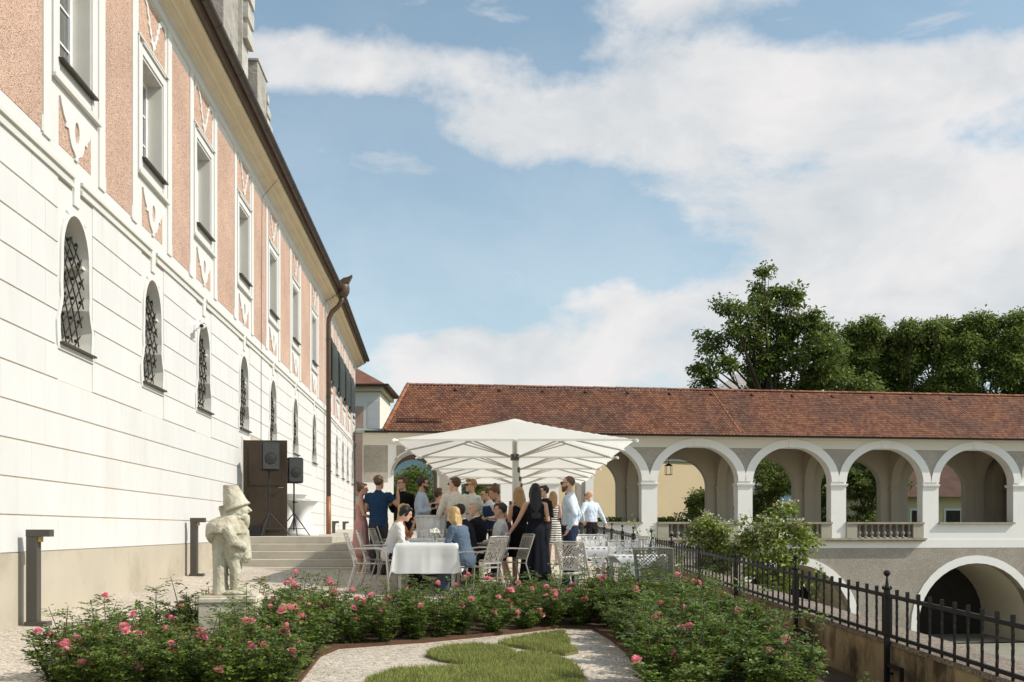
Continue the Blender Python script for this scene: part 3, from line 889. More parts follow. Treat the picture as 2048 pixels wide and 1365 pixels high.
    MB().prism_xz(ro + list(reversed(ri)), -.05, -.013).build('gate_arch', MAT['roughcast_fine'], arcade, recalc=True)
    # sills and balustrades
    for i, c in enumerate(ARCH_C):
        MB().box(c - AW - .02, c + AW + .02, -.16, WT + .1, SILL - .10, SILL).build('sill', MAT['stone_sill'], arcade)
        if i in (1, 2, 3):
            for s in (-1, 1):
                MB().box(c + s * (AW - .28) - .28, c + s * (AW - .28) + .28, -.10, .20, FLOOR, SILL - .1005).build('pedestal', MAT['pedestal_stone'], arcade)
            n = 9
            for k in range(n):
                x = c - (AW - .56) + (2 * (AW - .56)) * (k + .5) / n
                link('baluster', BAL, arcade, (x, .05, FLOOR))
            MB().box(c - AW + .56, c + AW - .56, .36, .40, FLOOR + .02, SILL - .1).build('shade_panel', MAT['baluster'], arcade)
    x0 = ARCH_C[1] - 2.5; x1 = ARCH_C[3] + 2.12
    MB().box(x0, x1, -.36, -.031, -.52, -.43).box(x0, x1 - .04, -.28, -.032, -.60, -.5205).build('balcony_ledge', MAT['stone_sill'], arcade)
    # gallery interior: floor, back wall with matching arches, cross arches, ceiling
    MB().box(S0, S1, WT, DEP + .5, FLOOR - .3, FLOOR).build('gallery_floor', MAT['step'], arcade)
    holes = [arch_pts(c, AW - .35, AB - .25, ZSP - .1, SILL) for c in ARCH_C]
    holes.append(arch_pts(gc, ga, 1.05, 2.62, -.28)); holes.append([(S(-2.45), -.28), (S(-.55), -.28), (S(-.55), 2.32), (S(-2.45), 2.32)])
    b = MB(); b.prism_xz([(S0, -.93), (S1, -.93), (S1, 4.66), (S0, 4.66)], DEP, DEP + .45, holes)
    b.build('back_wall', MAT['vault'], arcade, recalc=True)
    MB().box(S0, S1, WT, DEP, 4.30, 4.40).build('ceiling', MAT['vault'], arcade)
    for m_ in mids + [ARCH_C[4] + 3.6, ARCH_C[4] + 4.9]:
        # transverse rib: pilasters on both walls carrying a round arch
        y0, y1 = WT, DEP; yc = (y0 + y1) / 2; ra = (y1 - y0) / 2 - .18
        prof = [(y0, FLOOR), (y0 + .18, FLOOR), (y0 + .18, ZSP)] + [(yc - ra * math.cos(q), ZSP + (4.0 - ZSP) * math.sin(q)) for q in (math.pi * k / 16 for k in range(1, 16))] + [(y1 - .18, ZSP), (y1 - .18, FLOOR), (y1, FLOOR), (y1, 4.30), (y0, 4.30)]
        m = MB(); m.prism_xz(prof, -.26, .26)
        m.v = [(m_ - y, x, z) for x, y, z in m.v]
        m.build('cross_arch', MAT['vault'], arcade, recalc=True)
        MB().box(m_ - .33, m_ + .33, y0 + .08, y0 + .24, 2.2, 2.30).build('rib_capital', MAT['vault'], arcade)
        MB().box(m_ - .33, m_ + .33, y1 - .24, y1 - .001, 2.2, 2.30).build('rib_capital', MAT['vault'], arcade)
    MB().box(ARCH_C[4] + 5.2, ARCH_C[4] + 5.5, WT, DEP, FLOOR, 4.3).build('end_wall', MAT['vault'], arcade)
    MB().box(S1 - .3, S1, .56, DEP, -6, 4.6).build('side_wall', MAT['white_arc'], arcade)
    pass
mat('frieze', (.74, .695, .61), .85, .03, 1)
def baluster_mesh():
    prof = [(.10, 0), (.10, .06), (.055, .09), (.05, .12), (.085, .17), (.115, .24), (.10, .30), (.06, .36), (.05, .39), (.075, .41), (.05, .44), (.06, .50), (.045, .55), (.085, .62), (.10, .65), (.10, .71)]
    return MB().lathe(prof, 10).mesh('baluster', MAT['baluster'], smooth=True)
BAL = baluster_mesh()
build_arcade()

def build_arcade_roof():
    ye, ze = -.55, 4.70; yr, zr = 2.12, 7.28; yb = 2 * yr - ye
    sl = S(-6.15); sr = S1 + .4; hl = S(-4.95)
    b = MB()
    b.quad((sl, ye, ze - .06), (sr, ye, ze - .06), (sr, yr, zr - .06), (hl, yr, zr - .06))
    b.quad((sr, yb, ze - .06), (sl, yb, ze - .06), (hl, yr, zr - .06), (sr, yr, zr - .06))
    b.quad((sl, yb, ze - .06), (sl, ye, ze - .06), (hl, yr, zr - .06))
    b.quad((sl, ye, ze - .07), (sl, 0, ze - .12), (sr, 0, ze - .12), (sr, ye, ze - .07))
    roof = b.build('roof', MAT['old_roof'], arcade)
    # plain tiles with rounded tails, laid in courses on the front slope
    L_ = math.hypot(yr - ye, zr - ze); dy = (yr - ye) / L_; dz = (zr - ze) / L_
    tw = .175; gauge = .158; rows = int(L_ / gauge)
    V = []; Fq = []
    base = np.array([(0.008, 0.0), (.05, -.035), (.0875, -.045), (.125, -.035), (.167, 0.0), (.167, .20), (.008, .20)])
    nrm = np.array((0, -dz, dy))
    tv = []
    for r in range(rows):
        t0 = r * gauge
        smin = sl + (hl - sl) * (t0 / L_)
        off = (r % 2) * tw / 2
        k0 = int((smin - sl) / tw) - 1
        nn = int((sr - sl) / tw) + 1
        for k in range(max(0, k0), nn):
            s = sl + k * tw + off
            if s < smin - .02 or s > sr - .1: continue
            j = random.uniform(-.007, .007); lift = random.uniform(.0, .012); w_ = random.uniform(-.008, .008)
            i0 = len(V)
            for q, (a, t) in enumerate(base):
                h = .034 + lift - (.026 + lift) * (min(max((t + .045) / .245, 0), 1))
                tt = t0 + t + j + (a - .0875) * w_ * 3
                p = (s + a, ye + dy * tt - dz * h, ze + dz * tt + dy * h)
                V.append(p)
            # underside lip
            for q in range(5):
                a, t = base[q]; tt = t0 + t + j + (a - .0875) * w_ * 3
                V.append((s + a, ye + dy * tt - dz * .006, ze + dz * tt + dy * .006))
            Fq.append([i0 + q for q in range(7)])
            for q in range(4): Fq.append([i0 + q, i0 + 7 + q, i0 + 8 + q, i0 + q + 1])
    me = bpy.data.meshes.new('roof_tiles'); me.from_pydata(V, [], Fq); me.materials.append(MAT['tile'])
    o = link('roof_tiles', me, arcade); o['kind'] = 'stuff'
    # ridge and hip tiles, one by one
    def half_tile(L2, r=.115):
        n = 8
        sec0 = [(r * math.cos(q), r * math.sin(q) * .85) for q in (math.pi * k / n for k in range(n + 1))]
        m = MB(); m.rings([[(0, y, z) for y, z in sec0], [(L2, y * .86, z * .86) for y, z in sec0]], cap=False, closed=False)
        m.rings([[(0, y, z) for y, z in sec0], [(0, y * .8, z * .8) for y, z in sec0]], cap=False, closed=False)
        return m.mesh('ridge_tile', MAT['ridge_tile'], smooth=True)
    RT = half_tile(.44)
    s = hl
    while s < sr - .1:
        o = link('ridge_tile', RT, arcade, (s, yr, zr + random.uniform(-.008, .01))); s += .395
    hip0 = Vector((sl, ye, ze)); hip1 = Vector((hl, yr, zr)); d = (hip1 - hip0); n = int(d.length / .36)
    for k in range(n):
        o = link('ridge_tile', RT, arcade, hip0 + d * (k / n) + Vector((0, 0, .02)))
        o.rotation_euler = d.to_track_quat('X', 'Z').to_euler()
    # ventilating tiles
    for k in range(13):
        t = L_ - .42; s = S(-2.6) + k * 2.21
        M4 = Matrix.Translation((s, ye + dy * t, ze + dz * t)) @ Matrix.Rotation(math.atan2(dz, dy), 4, 'X')
        v = MB().rings([[M4 @ Vector((x * w_, y, h)) for x, h in ((-1, .03), (-.5, .085), (0, .10), (.5, .085), (1, .03))] for y, w_ in ((-.07, .11), (.11, .04))])
        v.build('vent_tile', MAT['vent'], arcade)
    # mortar seam running down the tiles
    b = MB()
    for q in range(12):
        t = L_ * (1 - q / 12) - .06; s = S(10.7) + .055 * q
        b.cbox((s, ye + dy * t - dz * .045, ze + dz * t + dy * .045), (.06, .22, .02), R(14), math.atan2(dz, dy))
    b.build('mortar_seam', MAT['ridge_tile'], arcade)['kind'] = 'stuff'
    # snow guard
    b = MB(); t = .62
    for q in range(26):
        s = S(-5.5) + q * .082
        p = Vector((s, ye + dy * t, ze + dz * t)); b.tube([p, p + Vector((0, -.12, .20))], .012, 4)
    for h in (.06, .2):
        p = Vector((S(-5.55), ye + dy * t - h * .6, ze + dz * t + h)); b.tube([p, p + Vector((2.2, 0, 0))], .014, 4)
    b.build('snow_guard', MAT['iron'], arcade)
    g = MB(); r = .085; n = 8
    sec = [(ye - .06 + r * math.cos(q), ze - .01 + r * math.sin(q)) for q in (math.pi * (1 + k / n) for k in range(n + 1))]
    g.rings([[(S0 + .1, y, z) for y, z in sec], [(sr, y, z) for y, z in sec]], cap=False, closed=False)
    g.build('gutter', MAT['gutter_black'], arcade, smooth=True)
    # moulding under the eaves
    MB().box(S0, sr - .3, -.42, -.0355, 4.56, 4.62).build('eaves_soffit', MAT['frieze'], arcade)
    # sheet copper link roof against the palace
    m = MB(); m.quad((S0 - .3, ye, ze), (sl + .1, ye, ze), (hl - .3, 2.0, 5.05), (S0 - .3, 2.0, 5.05)); m.box(S0 - .3, sl + .2, ye, 0, ze - .12, ze - .005)
    m.build('copper_roof', MAT['copper_green'], arcade)
mat('vent', (.06, .03, .02), .9); mat('gutter_black', (.018, .018, .016), .5, .1, 4)
build_arcade_roof()

def build_gate_bits():
    # iron gates in the two left openings
    gz = -.28
    def gate(x0, x1, h, label):
        g = empty('iron_gate', (0, 48.5, 0), ARC_RZ, label, 'gate')
        MB().box(x0, x1, .24, .28, gz + .12, gz + .16).build('rail', MAT['iron'], g)
        MB().box(x0, x1, .24, .28, gz + h - .2, gz + h - .16).build('rail', MAT['iron'], g)
        n = int((x1 - x0) / .13)
        for k in range(n + 1):
            x = x0 + (x1 - x0) * k / n
            link('bar', BARM, g, (x, .30, gz + .02))
        return g
    BARM = MB().tube([(0, 0, 0), (0, 0, 1.85)], .014, 5).tube([(0, 0, 1.85), (0, 0, 1.97)], [.022, .002], 5).mesh('bar', MAT['iron'])
    gate(GATE[0] + .05, GATE[1] - .05, 1.9, 'black iron bar gate standing in the arched gateway')
    gate(S(-2.4), S(-.6), 1.9, 'black iron bar gate standing in the square opening under the parasols')
    # lantern hanging in an arch
    l = empty('hanging_lantern', (0, 48.5, 0), ARC_RZ, 'small black lantern hanging inside a gallery arch', 'lantern')
    c = ARCH_C[1] - .95
    MB().tube([(c, 1.9, 4.3), (c, 1.9, 3.42)], .012, 5).build('rod', MAT['iron'], l)
    m = MB()
    for x in (-.14, .14):
        for y in (-.14, .14): m.tube([(c + x, 1.9 + y, 2.85), (c + x, 1.9 + y, 3.3)], .014, 4)
    m.box(c - .16, c + .16, 1.74, 2.06, 2.83, 2.86)
    m.build('cage', MAT['iron'], l)
    m = MB().rings([[(c + a * s_, 1.9 + b * s_, z) for a, b in ((-1, -1), (1, -1), (1, 1), (-1, 1))] for s_, z in ((.19, 3.3), (.05, 3.42))]); m.build('cap', MAT['iron'], l)
    # white gate pier
    p = empty('gate_pier', (3.62, 44.2, 0), R(4), 'slim white plastered pier at the end of the terrace railing', 'pier')
    MB().box(-.36, .0, 0, .7, -1.2, 3.4).build('shaft', MAT['white_arc'], p)
    MB().box(-.75, -.361, .05, .6, -1.2, 3.3).build('side_strip', MAT['roughcast_fine'], p)
build_gate_bits()

# ------------------------------------------------------------------ buildings behind the gallery
def far_buildings():
    b = empty('yellow_house', (0, 0, 0), 0, 'sunlit yellow house wall seen through the gallery arches', 'building')
    b.location = (8.5, 68, 0); b.rotation_euler = (0, 0, R(30))
    MB().box(-7.5, 6.5, -1, 8, -1, 4.7).build('wall', MAT['yellow_wall'], b)
    MB().box(-7.8, 6.8, -1.3, 8.3, 4.905, 5.25).box(-7.65, 6.65, -1.15, 8.15, 4.7005, 4.904).build('cornice', MAT['far_cornice'], b)
    MB().box(6.51, 6.9, 1, 7, -1, 4.6).build('side_wall', MAT['ochre_wall'], b)
    e = [(-8, -1.5, 5.25), (7, -1.5, 5.25), (7, 8.5, 5.25), (-8, 8.5, 5.25)]; t = [(-4.5, 3.5, 6.6), (3.5, 3.5, 6.6)]
    m = MB(); m.quad(e[0], e[1], t[1], t[0]); m.quad(e[1], e[2], t[1]); m.quad(e[2], e[3], t[0], t[1]); m.quad(e[3], e[0], t[0])
    m.build('roof', MAT['old_roof'], b)
    h = empty('roofed_house', (0, 0, 0), 0, 'low ochre house with a shade-darkened brown tile roof behind the right arches', 'building')
    MB().box(24.5, 44, 70, 80, -1, 2.4).build('wall', MAT['ochre_wall'], h)
    m = MB(); m.quad((24, 69.3, 2.3), (45, 69.3, 2.3), (45, 75, 7.4), (27.5, 75, 7.4)); m.quad((45, 80.7, 2.3), (24, 80.7, 2.3), (27.5, 75, 7.4), (45, 75, 7.4)); m.quad((24, 80.7, 2.3), (24, 69.3, 2.3), (27.5, 75, 7.4))
    m.build('roof', MAT['shaded_roof'], h)
    for x in (26.2, 28.6, 31, 33.4, 35.8):
        w = MB().box(x - .65, x + .65, 69.96, 69.995, -.7, 1.5).build('window', MAT['far_cornice'], h)
        MB().box(x - .5, x + .5, 69.94, 69.959, -.6, 1.35).build('pane', MAT['pane_dark'], w)
    g = empty('grey_pavilion', (0, 0, 0), 0, 'grey pyramidal roof peeping out below the big tree crown', 'building')
    c = at(1478, 745, 92)
    MB().box(c.x - 3.2, c.x + 3.2, 90, 96, -1, c.z - 3.2).build('wall', MAT['far_wall'], g)
    m = MB(); q = [(c.x - 4, 89, c.z - 3.2), (c.x + 4, 89, c.z - 3.2), (c.x + 4, 97, c.z - 3.2), (c.x - 4, 97, c.z - 3.2)]
    for k in range(4): m.quad(q[k], q[(k + 1) % 4], (c.x, 93, c.z))
    m.build('roof', MAT['grey_stone'], g)
    # wooded hill
    V = []; Fq = []; nx = 60
    for i in range(nx + 1):
        X = -700 + 1400 * i / nx
        hgt = 62 + 22 * math.sin(X * .006 + 1) + 9 * math.sin(X * .021) - max(0, X) * .05
        for (y, z) in ((520, -6), (600, hgt * .45), (690, hgt * .8), (780, hgt), (1000, -6)): V.append((X, y, z))
    for i in range(nx):
        for j in range(4):
            a = i * 5 + j; Fq.append((a, a + 5, a + 6, a + 1))
    o = link('hills', np_mesh('hills', V, Fq, MAT['hill'], True)); tag(o, kind='structure')
mat('shaded_roof', (.10, .055, .04), .9, .25, 1.5, .4, 20)  # darker copy of the old roof, its shade put into the colour
mat('far_cornice', (.62, .62, .60), .8, .05, 1)
far_buildings()
# ------------------------------------------------------------------ parapet wall and iron railing on the right
def fx(Y): return XF0 + DW * Y
mat('chair_metal', (.40, .37, .335), .42, .06, 6, 0, spec=.5, metal=.35)
mat('chair_white', (.62, .585, .55), .45, .05, 6, 0, spec=.5)
mat('canvas', (.92, .90, .84), .9, .02, 2, .15, 300, trans=.48)
mat('alu', (.50, .48, .43), .4, .05, 5, 0, spec=.5, metal=.5)
mat('cloth', (.72, .72, .72), .9, .02, 3, .1, 300, trans=.12)
mat('table_top', (.33, .31, .28), .5, .1, 5)
mat('black_plastic', (.022, .022, .022), .55, .15, 8, .2, 200)
mat('speaker_grille', (.045, .045, .043), .5, .2, 60, .5, 400)
mat('stretch_white', (.82, .81, .80), .8, .02, 2)
mat('yellow', (.65, .52, .12), .6)
mat('statue', (.54, .50, .40), .95, .14, 6, .8, 38, col2=(.29, .25, .16), c2scale=5.5, c2lo=.46, c2hi=.68, bdist=.012)
mat('pedestal_pale', (.60, .545, .43), .95, .10, 6, .6, 60, col2=(.30, .26, .18), c2scale=4, c2lo=.5, c2hi=.72)
mat('lamp_glow', (.55, .33, .10), .5)
POSTS = [6.65, 9.116, 11.55, 14.02, 16.1, 18.15, 20.0, 22.0, 23.45, 25.0, 26.3, 27.6, 29.5, 31.4, 33.3, 35.2, 37.1, 39, 41, 43]
WALL_UP = .285
def build_parapet():
    w = empty('parapet_wall', (0, 0, 0), 0, 'stained yellow stucco parapet wall under the iron railing', 'wall')
    V = []; Fq = []
    ys = [2 + k * .5 for k in range(86)]
    m = MB(); c = MB()
    for a, b in zip(ys[:-1], ys[1:]):
        def sec(Y, o): 
            t = ground(fx(Y), Y) + WALL_UP
            return t
        ta, tb = sec(a, 0), sec(b, 0)
        m.quad((fx(a), a, ta - 1.6), (fx(b), b, tb - 1.6), (fx(b), b, tb - .06), (fx(a), a, ta - .06))
        m.quad((fx(a) + .5, a, ta - .06), (fx(b) + .5, b, tb - .06), (fx(b) + .5, b, -6), (fx(a) + .5, a, -6))
        for (o0, h0, o1, h1) in ((0, -.06, -.025, -.055), (-.025, -.055, -.02, -.01), (-.02, -.01, .10, .012), (.10, .012, .42, .012), (.42, .012, .53, -.02), (.53, -.02, .5, -.06)):
            c.quad((fx(a) + o0, a, ta + h0), (fx(b) + o0, b, tb + h0), (fx(b) + o1, b, tb + h1), (fx(a) + o1, a, ta + h1))
    me = m.mesh('wall_face', MAT['wall_stucco']); link('wall_face', me, w)
    link('coping', c.mesh('coping', MAT['coping'], recalc=False), w)
def build_railing():
    r = empty('iron_railing', (0, 0, 0), 0, 'black wrought iron railing with knobbed posts on the parapet wall', 'railing')
    off = -.055
    def top(Y): return ground(fx(Y), Y) + WALL_UP
    BAR = MB()
    pts = []; rad = []
    for k in range(15):
        pts.append((.0012 * math.sin(k * 1.9), .0012 * math.cos(k * 1.9), k * .42 / 14)); rad.append(.0112 + .0022 * (k % 2))
    BAR.tube(pts, rad, 5); BAR.cbox((0, 0, .445), (.026, .026, .06))
    BARM = BAR.mesh('bar', MAT['iron'])
    POST = MB()
    POST.box(-.022, .022, -.022, .022, -.42, .46)
    POST.lathe([(.022, .46), (.03, .465), (.03, .475), (.018, .49), (.008, .575), (.012, .58), (.028, .595), (.033, .61), (.028, .627), (.008, .637)], 10)
    for a in (0, math.pi / 2, math.pi, 3 * math.pi / 2):
        POST.ellip((.034 * math.cos(a), .034 * math.sin(a), .475), (.015, .015, .019), n=8, m=6)
    POST.box(-.014, .014, -.36, -.022, -.42, -.385).box(-.014, .014, -.36, -.022, -.245, -.21).box(-.014, .014, -.36, -.32, -.385, -.245).box(.022, .09, -.012, .012, -.32, -.30)
    POSTM = POST.mesh('post', MAT['iron'])
    nb = 0
    rest = MB()
    for i, Y in enumerate(POSTS):
        link('post', POSTM, r, (fx(Y) + off, Y, top(Y)))
        if i + 1 < len(POSTS):
            Y1 = POSTS[i + 1]
            for h, t in ((.045, .016), (.405, .018)):
                a = Vector((fx(Y) + off, Y + .03, top(Y) + h)); b = Vector((fx(Y1) + off, Y1 - .03, top(Y1) + h))
                m = MB(); d = b - a
                M4 = Matrix.Translation(a) @ d.to_track_quat('Y', 'Z').to_matrix().to_4x4()
                m.box(-.012, .012, 0, d.length, -t, t, M4); m.build('rail', MAT['iron'], r)
            n = int(round((Y1 - Y) / .214))
            for k in range(1, n):
                y = Y + (Y1 - Y) * k / n
                if nb < 180: link('bar', BARM, r, (fx(y) + off, y, top(y)))
                else:
                    i0 = len(rest.v)
                    rest.box(fx(y) + off - .01, fx(y) + off + .01, y - .01, y + .01, top(y), top(y) + .48)
                nb += 1
            # doubled end bars beside the post
            for y in (Y + .07, Y1 - .07):
                m = MB().box(fx(y) + off - .012, fx(y) + off + .012, y - .016, y + .016, top(y) + .05, top(y) + .41); m.build('end_bar', MAT['iron'], r)
    o = rest.build('bars_far', MAT['iron'], r); o['kind'] = 'stuff'
build_parapet(); build_railing()

# ------------------------------------------------------------------ bollard lights
def build_bollards():
    def bol(loc, rz, h, label):
        e = empty('bollard_light', loc, rz, label, 'bollard', )
        MB().box(-.055, .055, -.055, .055, 0, h - .075).build('post', MAT['bollard'], e, bevel=.002)
        MB().box(-.058, .058, -.185, .058, h - .0745, h).build('head', MAT['bollard'], e, bevel=.002)
        MB().box(-.07, .07, -.16, .07, -.03, .045).build('foot', MAT['bollard'], e, bevel=.002)
        MB().box(-.035, .035, -.085, -.0555, h - .13, h - .0755).build('lamp', MAT['lamp_glow'], e)
    rz = R(93.3)
    def g(Y, off): X = XW0 + DW * Y + off; return (X, Y, ground(X, Y))
    bol(g(10.35, .16), rz, 1.0, 'dark grey bollard light against the plinth beside the rose bed')
    bol(g(16.75, .16), rz, .98, 'dark grey bollard light by the plinth just before the steps')
    bol((-6.45, 36.0, -.285), rz, .60, 'short bollard light on the terrace right beside the brown downpipe')
    bol((-6.75, 40.0, -.285), rz, .62, 'short bollard light standing alone on the terrace beyond the downpipe')
mat('bollard', (.075, .068, .058), .5, .06, 5, 0, spec=.4)
build_bollards()
# ------------------------------------------------------------------ wall camera
def build_camera_unit():
    u = U(17.15)
    e = empty('wall_camera', palace.location, palace.rotation_euler.z, 'small white surveillance camera fixed beside a barred window', 'camera')
    MB().box(u + .10, u + .2, -.06, -.014, 3.46, 3.56).tube([(u + .15, -.05, 3.5), (u + .10, -.16, 3.52)], .018, 6).build('bracket', MAT['white_frame'], e)
    MB().tube([(u + .16, -.17, 3.54), (u - .12, -.21, 3.49)], .042, 10).build('housing', MAT['white_frame'], e, smooth=False)
    MB().tube([(u - .121, -.2102, 3.49), (u - .14, -.213, 3.487)], .032, 10).build('lens', MAT['black_plastic'], e)
build_camera_unit()

# ------------------------------------------------------------------ remesh helper: several closed shapes become one skin
def fuse(mb, name, material, voxel=.012, smooth_it=3, noise=None):
    me = mb.mesh(name + '_raw', None)
    o = bpy.data.objects.new(name + '_raw', me); COL.objects.link(o)
    m = o.modifiers.new('r', 'REMESH'); m.mode = 'VOXEL'; m.voxel_size = voxel; m.use_smooth_shade = True
    if smooth_it:
        s = o.modifiers.new('s', 'SMOOTH'); s.iterations = smooth_it; s.factor = .5
    dg = bpy.context.evaluated_depsgraph_get()
    ev = o.evaluated_get(dg)
    out = bpy.data.meshes.new_from_object(ev)
    out.name = name
    bpy.data.objects.remove(o); bpy.data.meshes.remove(me)
    if noise:
        n = len(out.vertices); co = np.empty(n * 3, np.float32); out.vertices.foreach_get('co', co); co = co.reshape(-1, 3)
        no = np.empty(n * 3, np.float32); out.vertices.foreach_get('normal', no); no = no.reshape(-1, 3)
        amp, fr = noise
        d = (np.sin(co[:, 0] * fr + 1.3 * np.sin(co[:, 2] * fr * .7)) * np.sin(co[:, 1] * fr * 1.1 + 2) * np.sin(co[:, 2] * fr * .9 + np.sin(co[:, 0] * fr)))
        d += .5 * np.sin(co[:, 0] * fr * 2.3 + co[:, 2] * fr * 1.9) * np.sin(co[:, 1] * fr * 2.1 + co[:, 2] * fr)
        co += no * (d * amp)[:, None]
        out.vertices.foreach_set('co', co.ravel())
    out.materials.clear(); out.materials.append(material)
    out.polygons.foreach_set('use_smooth', np.ones(len(out.polygons), dtype=bool))
    out.update()
    return out
def ering(c, a, b, n=14, M3=None):      # horizontal ellipse ring
    c = Vector(c)
    r = []
    for k in range(n):
        q = 2 * math.pi * k / n
        p = Vector((a * math.cos(q), b * math.sin(q), 0))
        if M3 is not None: p = M3 @ p
        r.append(c + p)
    return r

# ------------------------------------------------------------------ stone dwarf statue on its plinth, facing right
def build_statue():
    Y = 9.0; base = at(462.4, 1189.5, Y)
    s = empty('dwarf_statue', base, R(8), 'weathered stone dwarf statue in a tall hat standing on a low plinth', 'statue')
    b = MB()
    def el(cx, cz, w, d, n=14, cy=0, tilt=0):
        M3 = Matrix.Rotation(tilt, 3, 'Y') if tilt else None
        return ering((cx, cy, cz), w, d, n, M3)
    # coat / trunk behind, down to the ground
    b.rings([el(-.095, .0, .068, .11), el(-.095, .15, .064, .11), el(-.09, .35, .072, .12), el(-.07, .48, .10, .14), el(-.03, .58, .135, .155), el(-.03, .66, .13, .14)])
    # trunk, belly and coat skirts
    b.rings([el(.02, .30, .085, .11), el(.03, .36, .115, .14), el(.035, .46, .135, .15), el(.02, .56, .14, .16), el(-.01, .65, .135, .15), el(.0, .70, .08, .09)])
    b.rings([el(.115, .285, .035, .07), el(.13, .33, .05, .09), el(.12, .42, .055, .09), el(.10, .52, .05, .09)])
    # cape and hump
    b.rings([el(-.03, .55, .165, .185), el(-.03, .552, .192, .21), el(-.035, .575, .192, .208), el(-.045, .63, .175, .19), el(-.04, .675, .135, .15), el(-.01, .705, .08, .10), el(.02, .72, .06, .07)])
    b.ellip((-.15, 0, .555), (.075, .14, .10)); b.ellip((-.10, 0, .60), (.10, .15, .085))
    # legs and shoes
    for yy in (-.055, .055):
        b.tube([(.02, yy, .34), (.045, yy, .2), (.03, yy, .06)], [.065, .05, .038], 10)
        b.tube([(.02, yy, .05), (.09, yy, .045), (.155, yy, .03)], [.04, .036, .022], 8)
    b.ellip((.03, 0, .02), (.12, .13, .035))
    # arms folded to the front
    for yy in (-1, 1):
        b.tube([(-.02, yy * .16, .60), (.05, yy * .18, .47), (.13, yy * .08, .42)], [.055, .05, .035], 10)
    # head, nose, beard, curls
    b.ellip((.075, 0, .765), (.078, .072, .075)); b.ellip((.03, 0, .73), (.08, .08, .07))
    b.tube([(.145, 0, .785), (.172, 0, .755), (.15, 0, .745)], [.012, .016, .012], 8)
    b.rings([el(.135, .60, .015, .02), el(.135, .64, .03, .035), el(.125, .68, .04, .05), el(.115, .72, .045, .06)])
    for k in range(14):
        a = random.uniform(-1.2, 1.2)
        b.ellip((.03 + random.uniform(-.03, .1), .065 * math.sin(a) * 1.1, .70 + random.uniform(-.03, .045)), (.02, .02, .018), n=8, m=6)
    b.ellip((.05, -.07, .755), (.018, .012, .026)); b.ellip((.05, .07, .755), (.018, .012, .026))
    # tall tilted hat with a turned-up brim at the back
    def hr(t, a, bb):
        M3 = Matrix.Rotation(R(-19 * (1 - t)), 3, 'Y'); c = Vector((.045 - .053 * t, 0, .79 + .20 * t))
        return [c + M3 @ Vector((a * math.cos(q), bb * math.sin(q), 0)) for q in (2 * math.pi * k / 20 for k in range(20))]
    b.rings([hr(-.06, .112, .105), hr(-.05, .128, .122), hr(.04, .126, .12), hr(.07, .117, .112), hr(.5, .091, .092), hr(.96, .068, .072), hr(1.0, .060, .064)])
    b.rings([el(-.035, .70, .055, .075), el(-.05, .74, .05, .07), el(-.075, .775, .035, .055), el(-.088, .80, .018, .04)])
    link('figure', fuse(b, 'figure', MAT['statue'], .0062, 2, (.0028, 70)), s)
    p = MB().box(-.265, .265, -.25, .25, -.075, -.002); p.build('plinth_cap', MAT['pedestal_pale'], s, bevel=.022, seg=3)
    g = ground(base.x, base.y) - base.z
    MB().box(-.25, .25, -.235, .235, g - .06, -.0755).build('plinth_die', MAT['pedestal_pale'], s, bevel=.008)
build_statue()

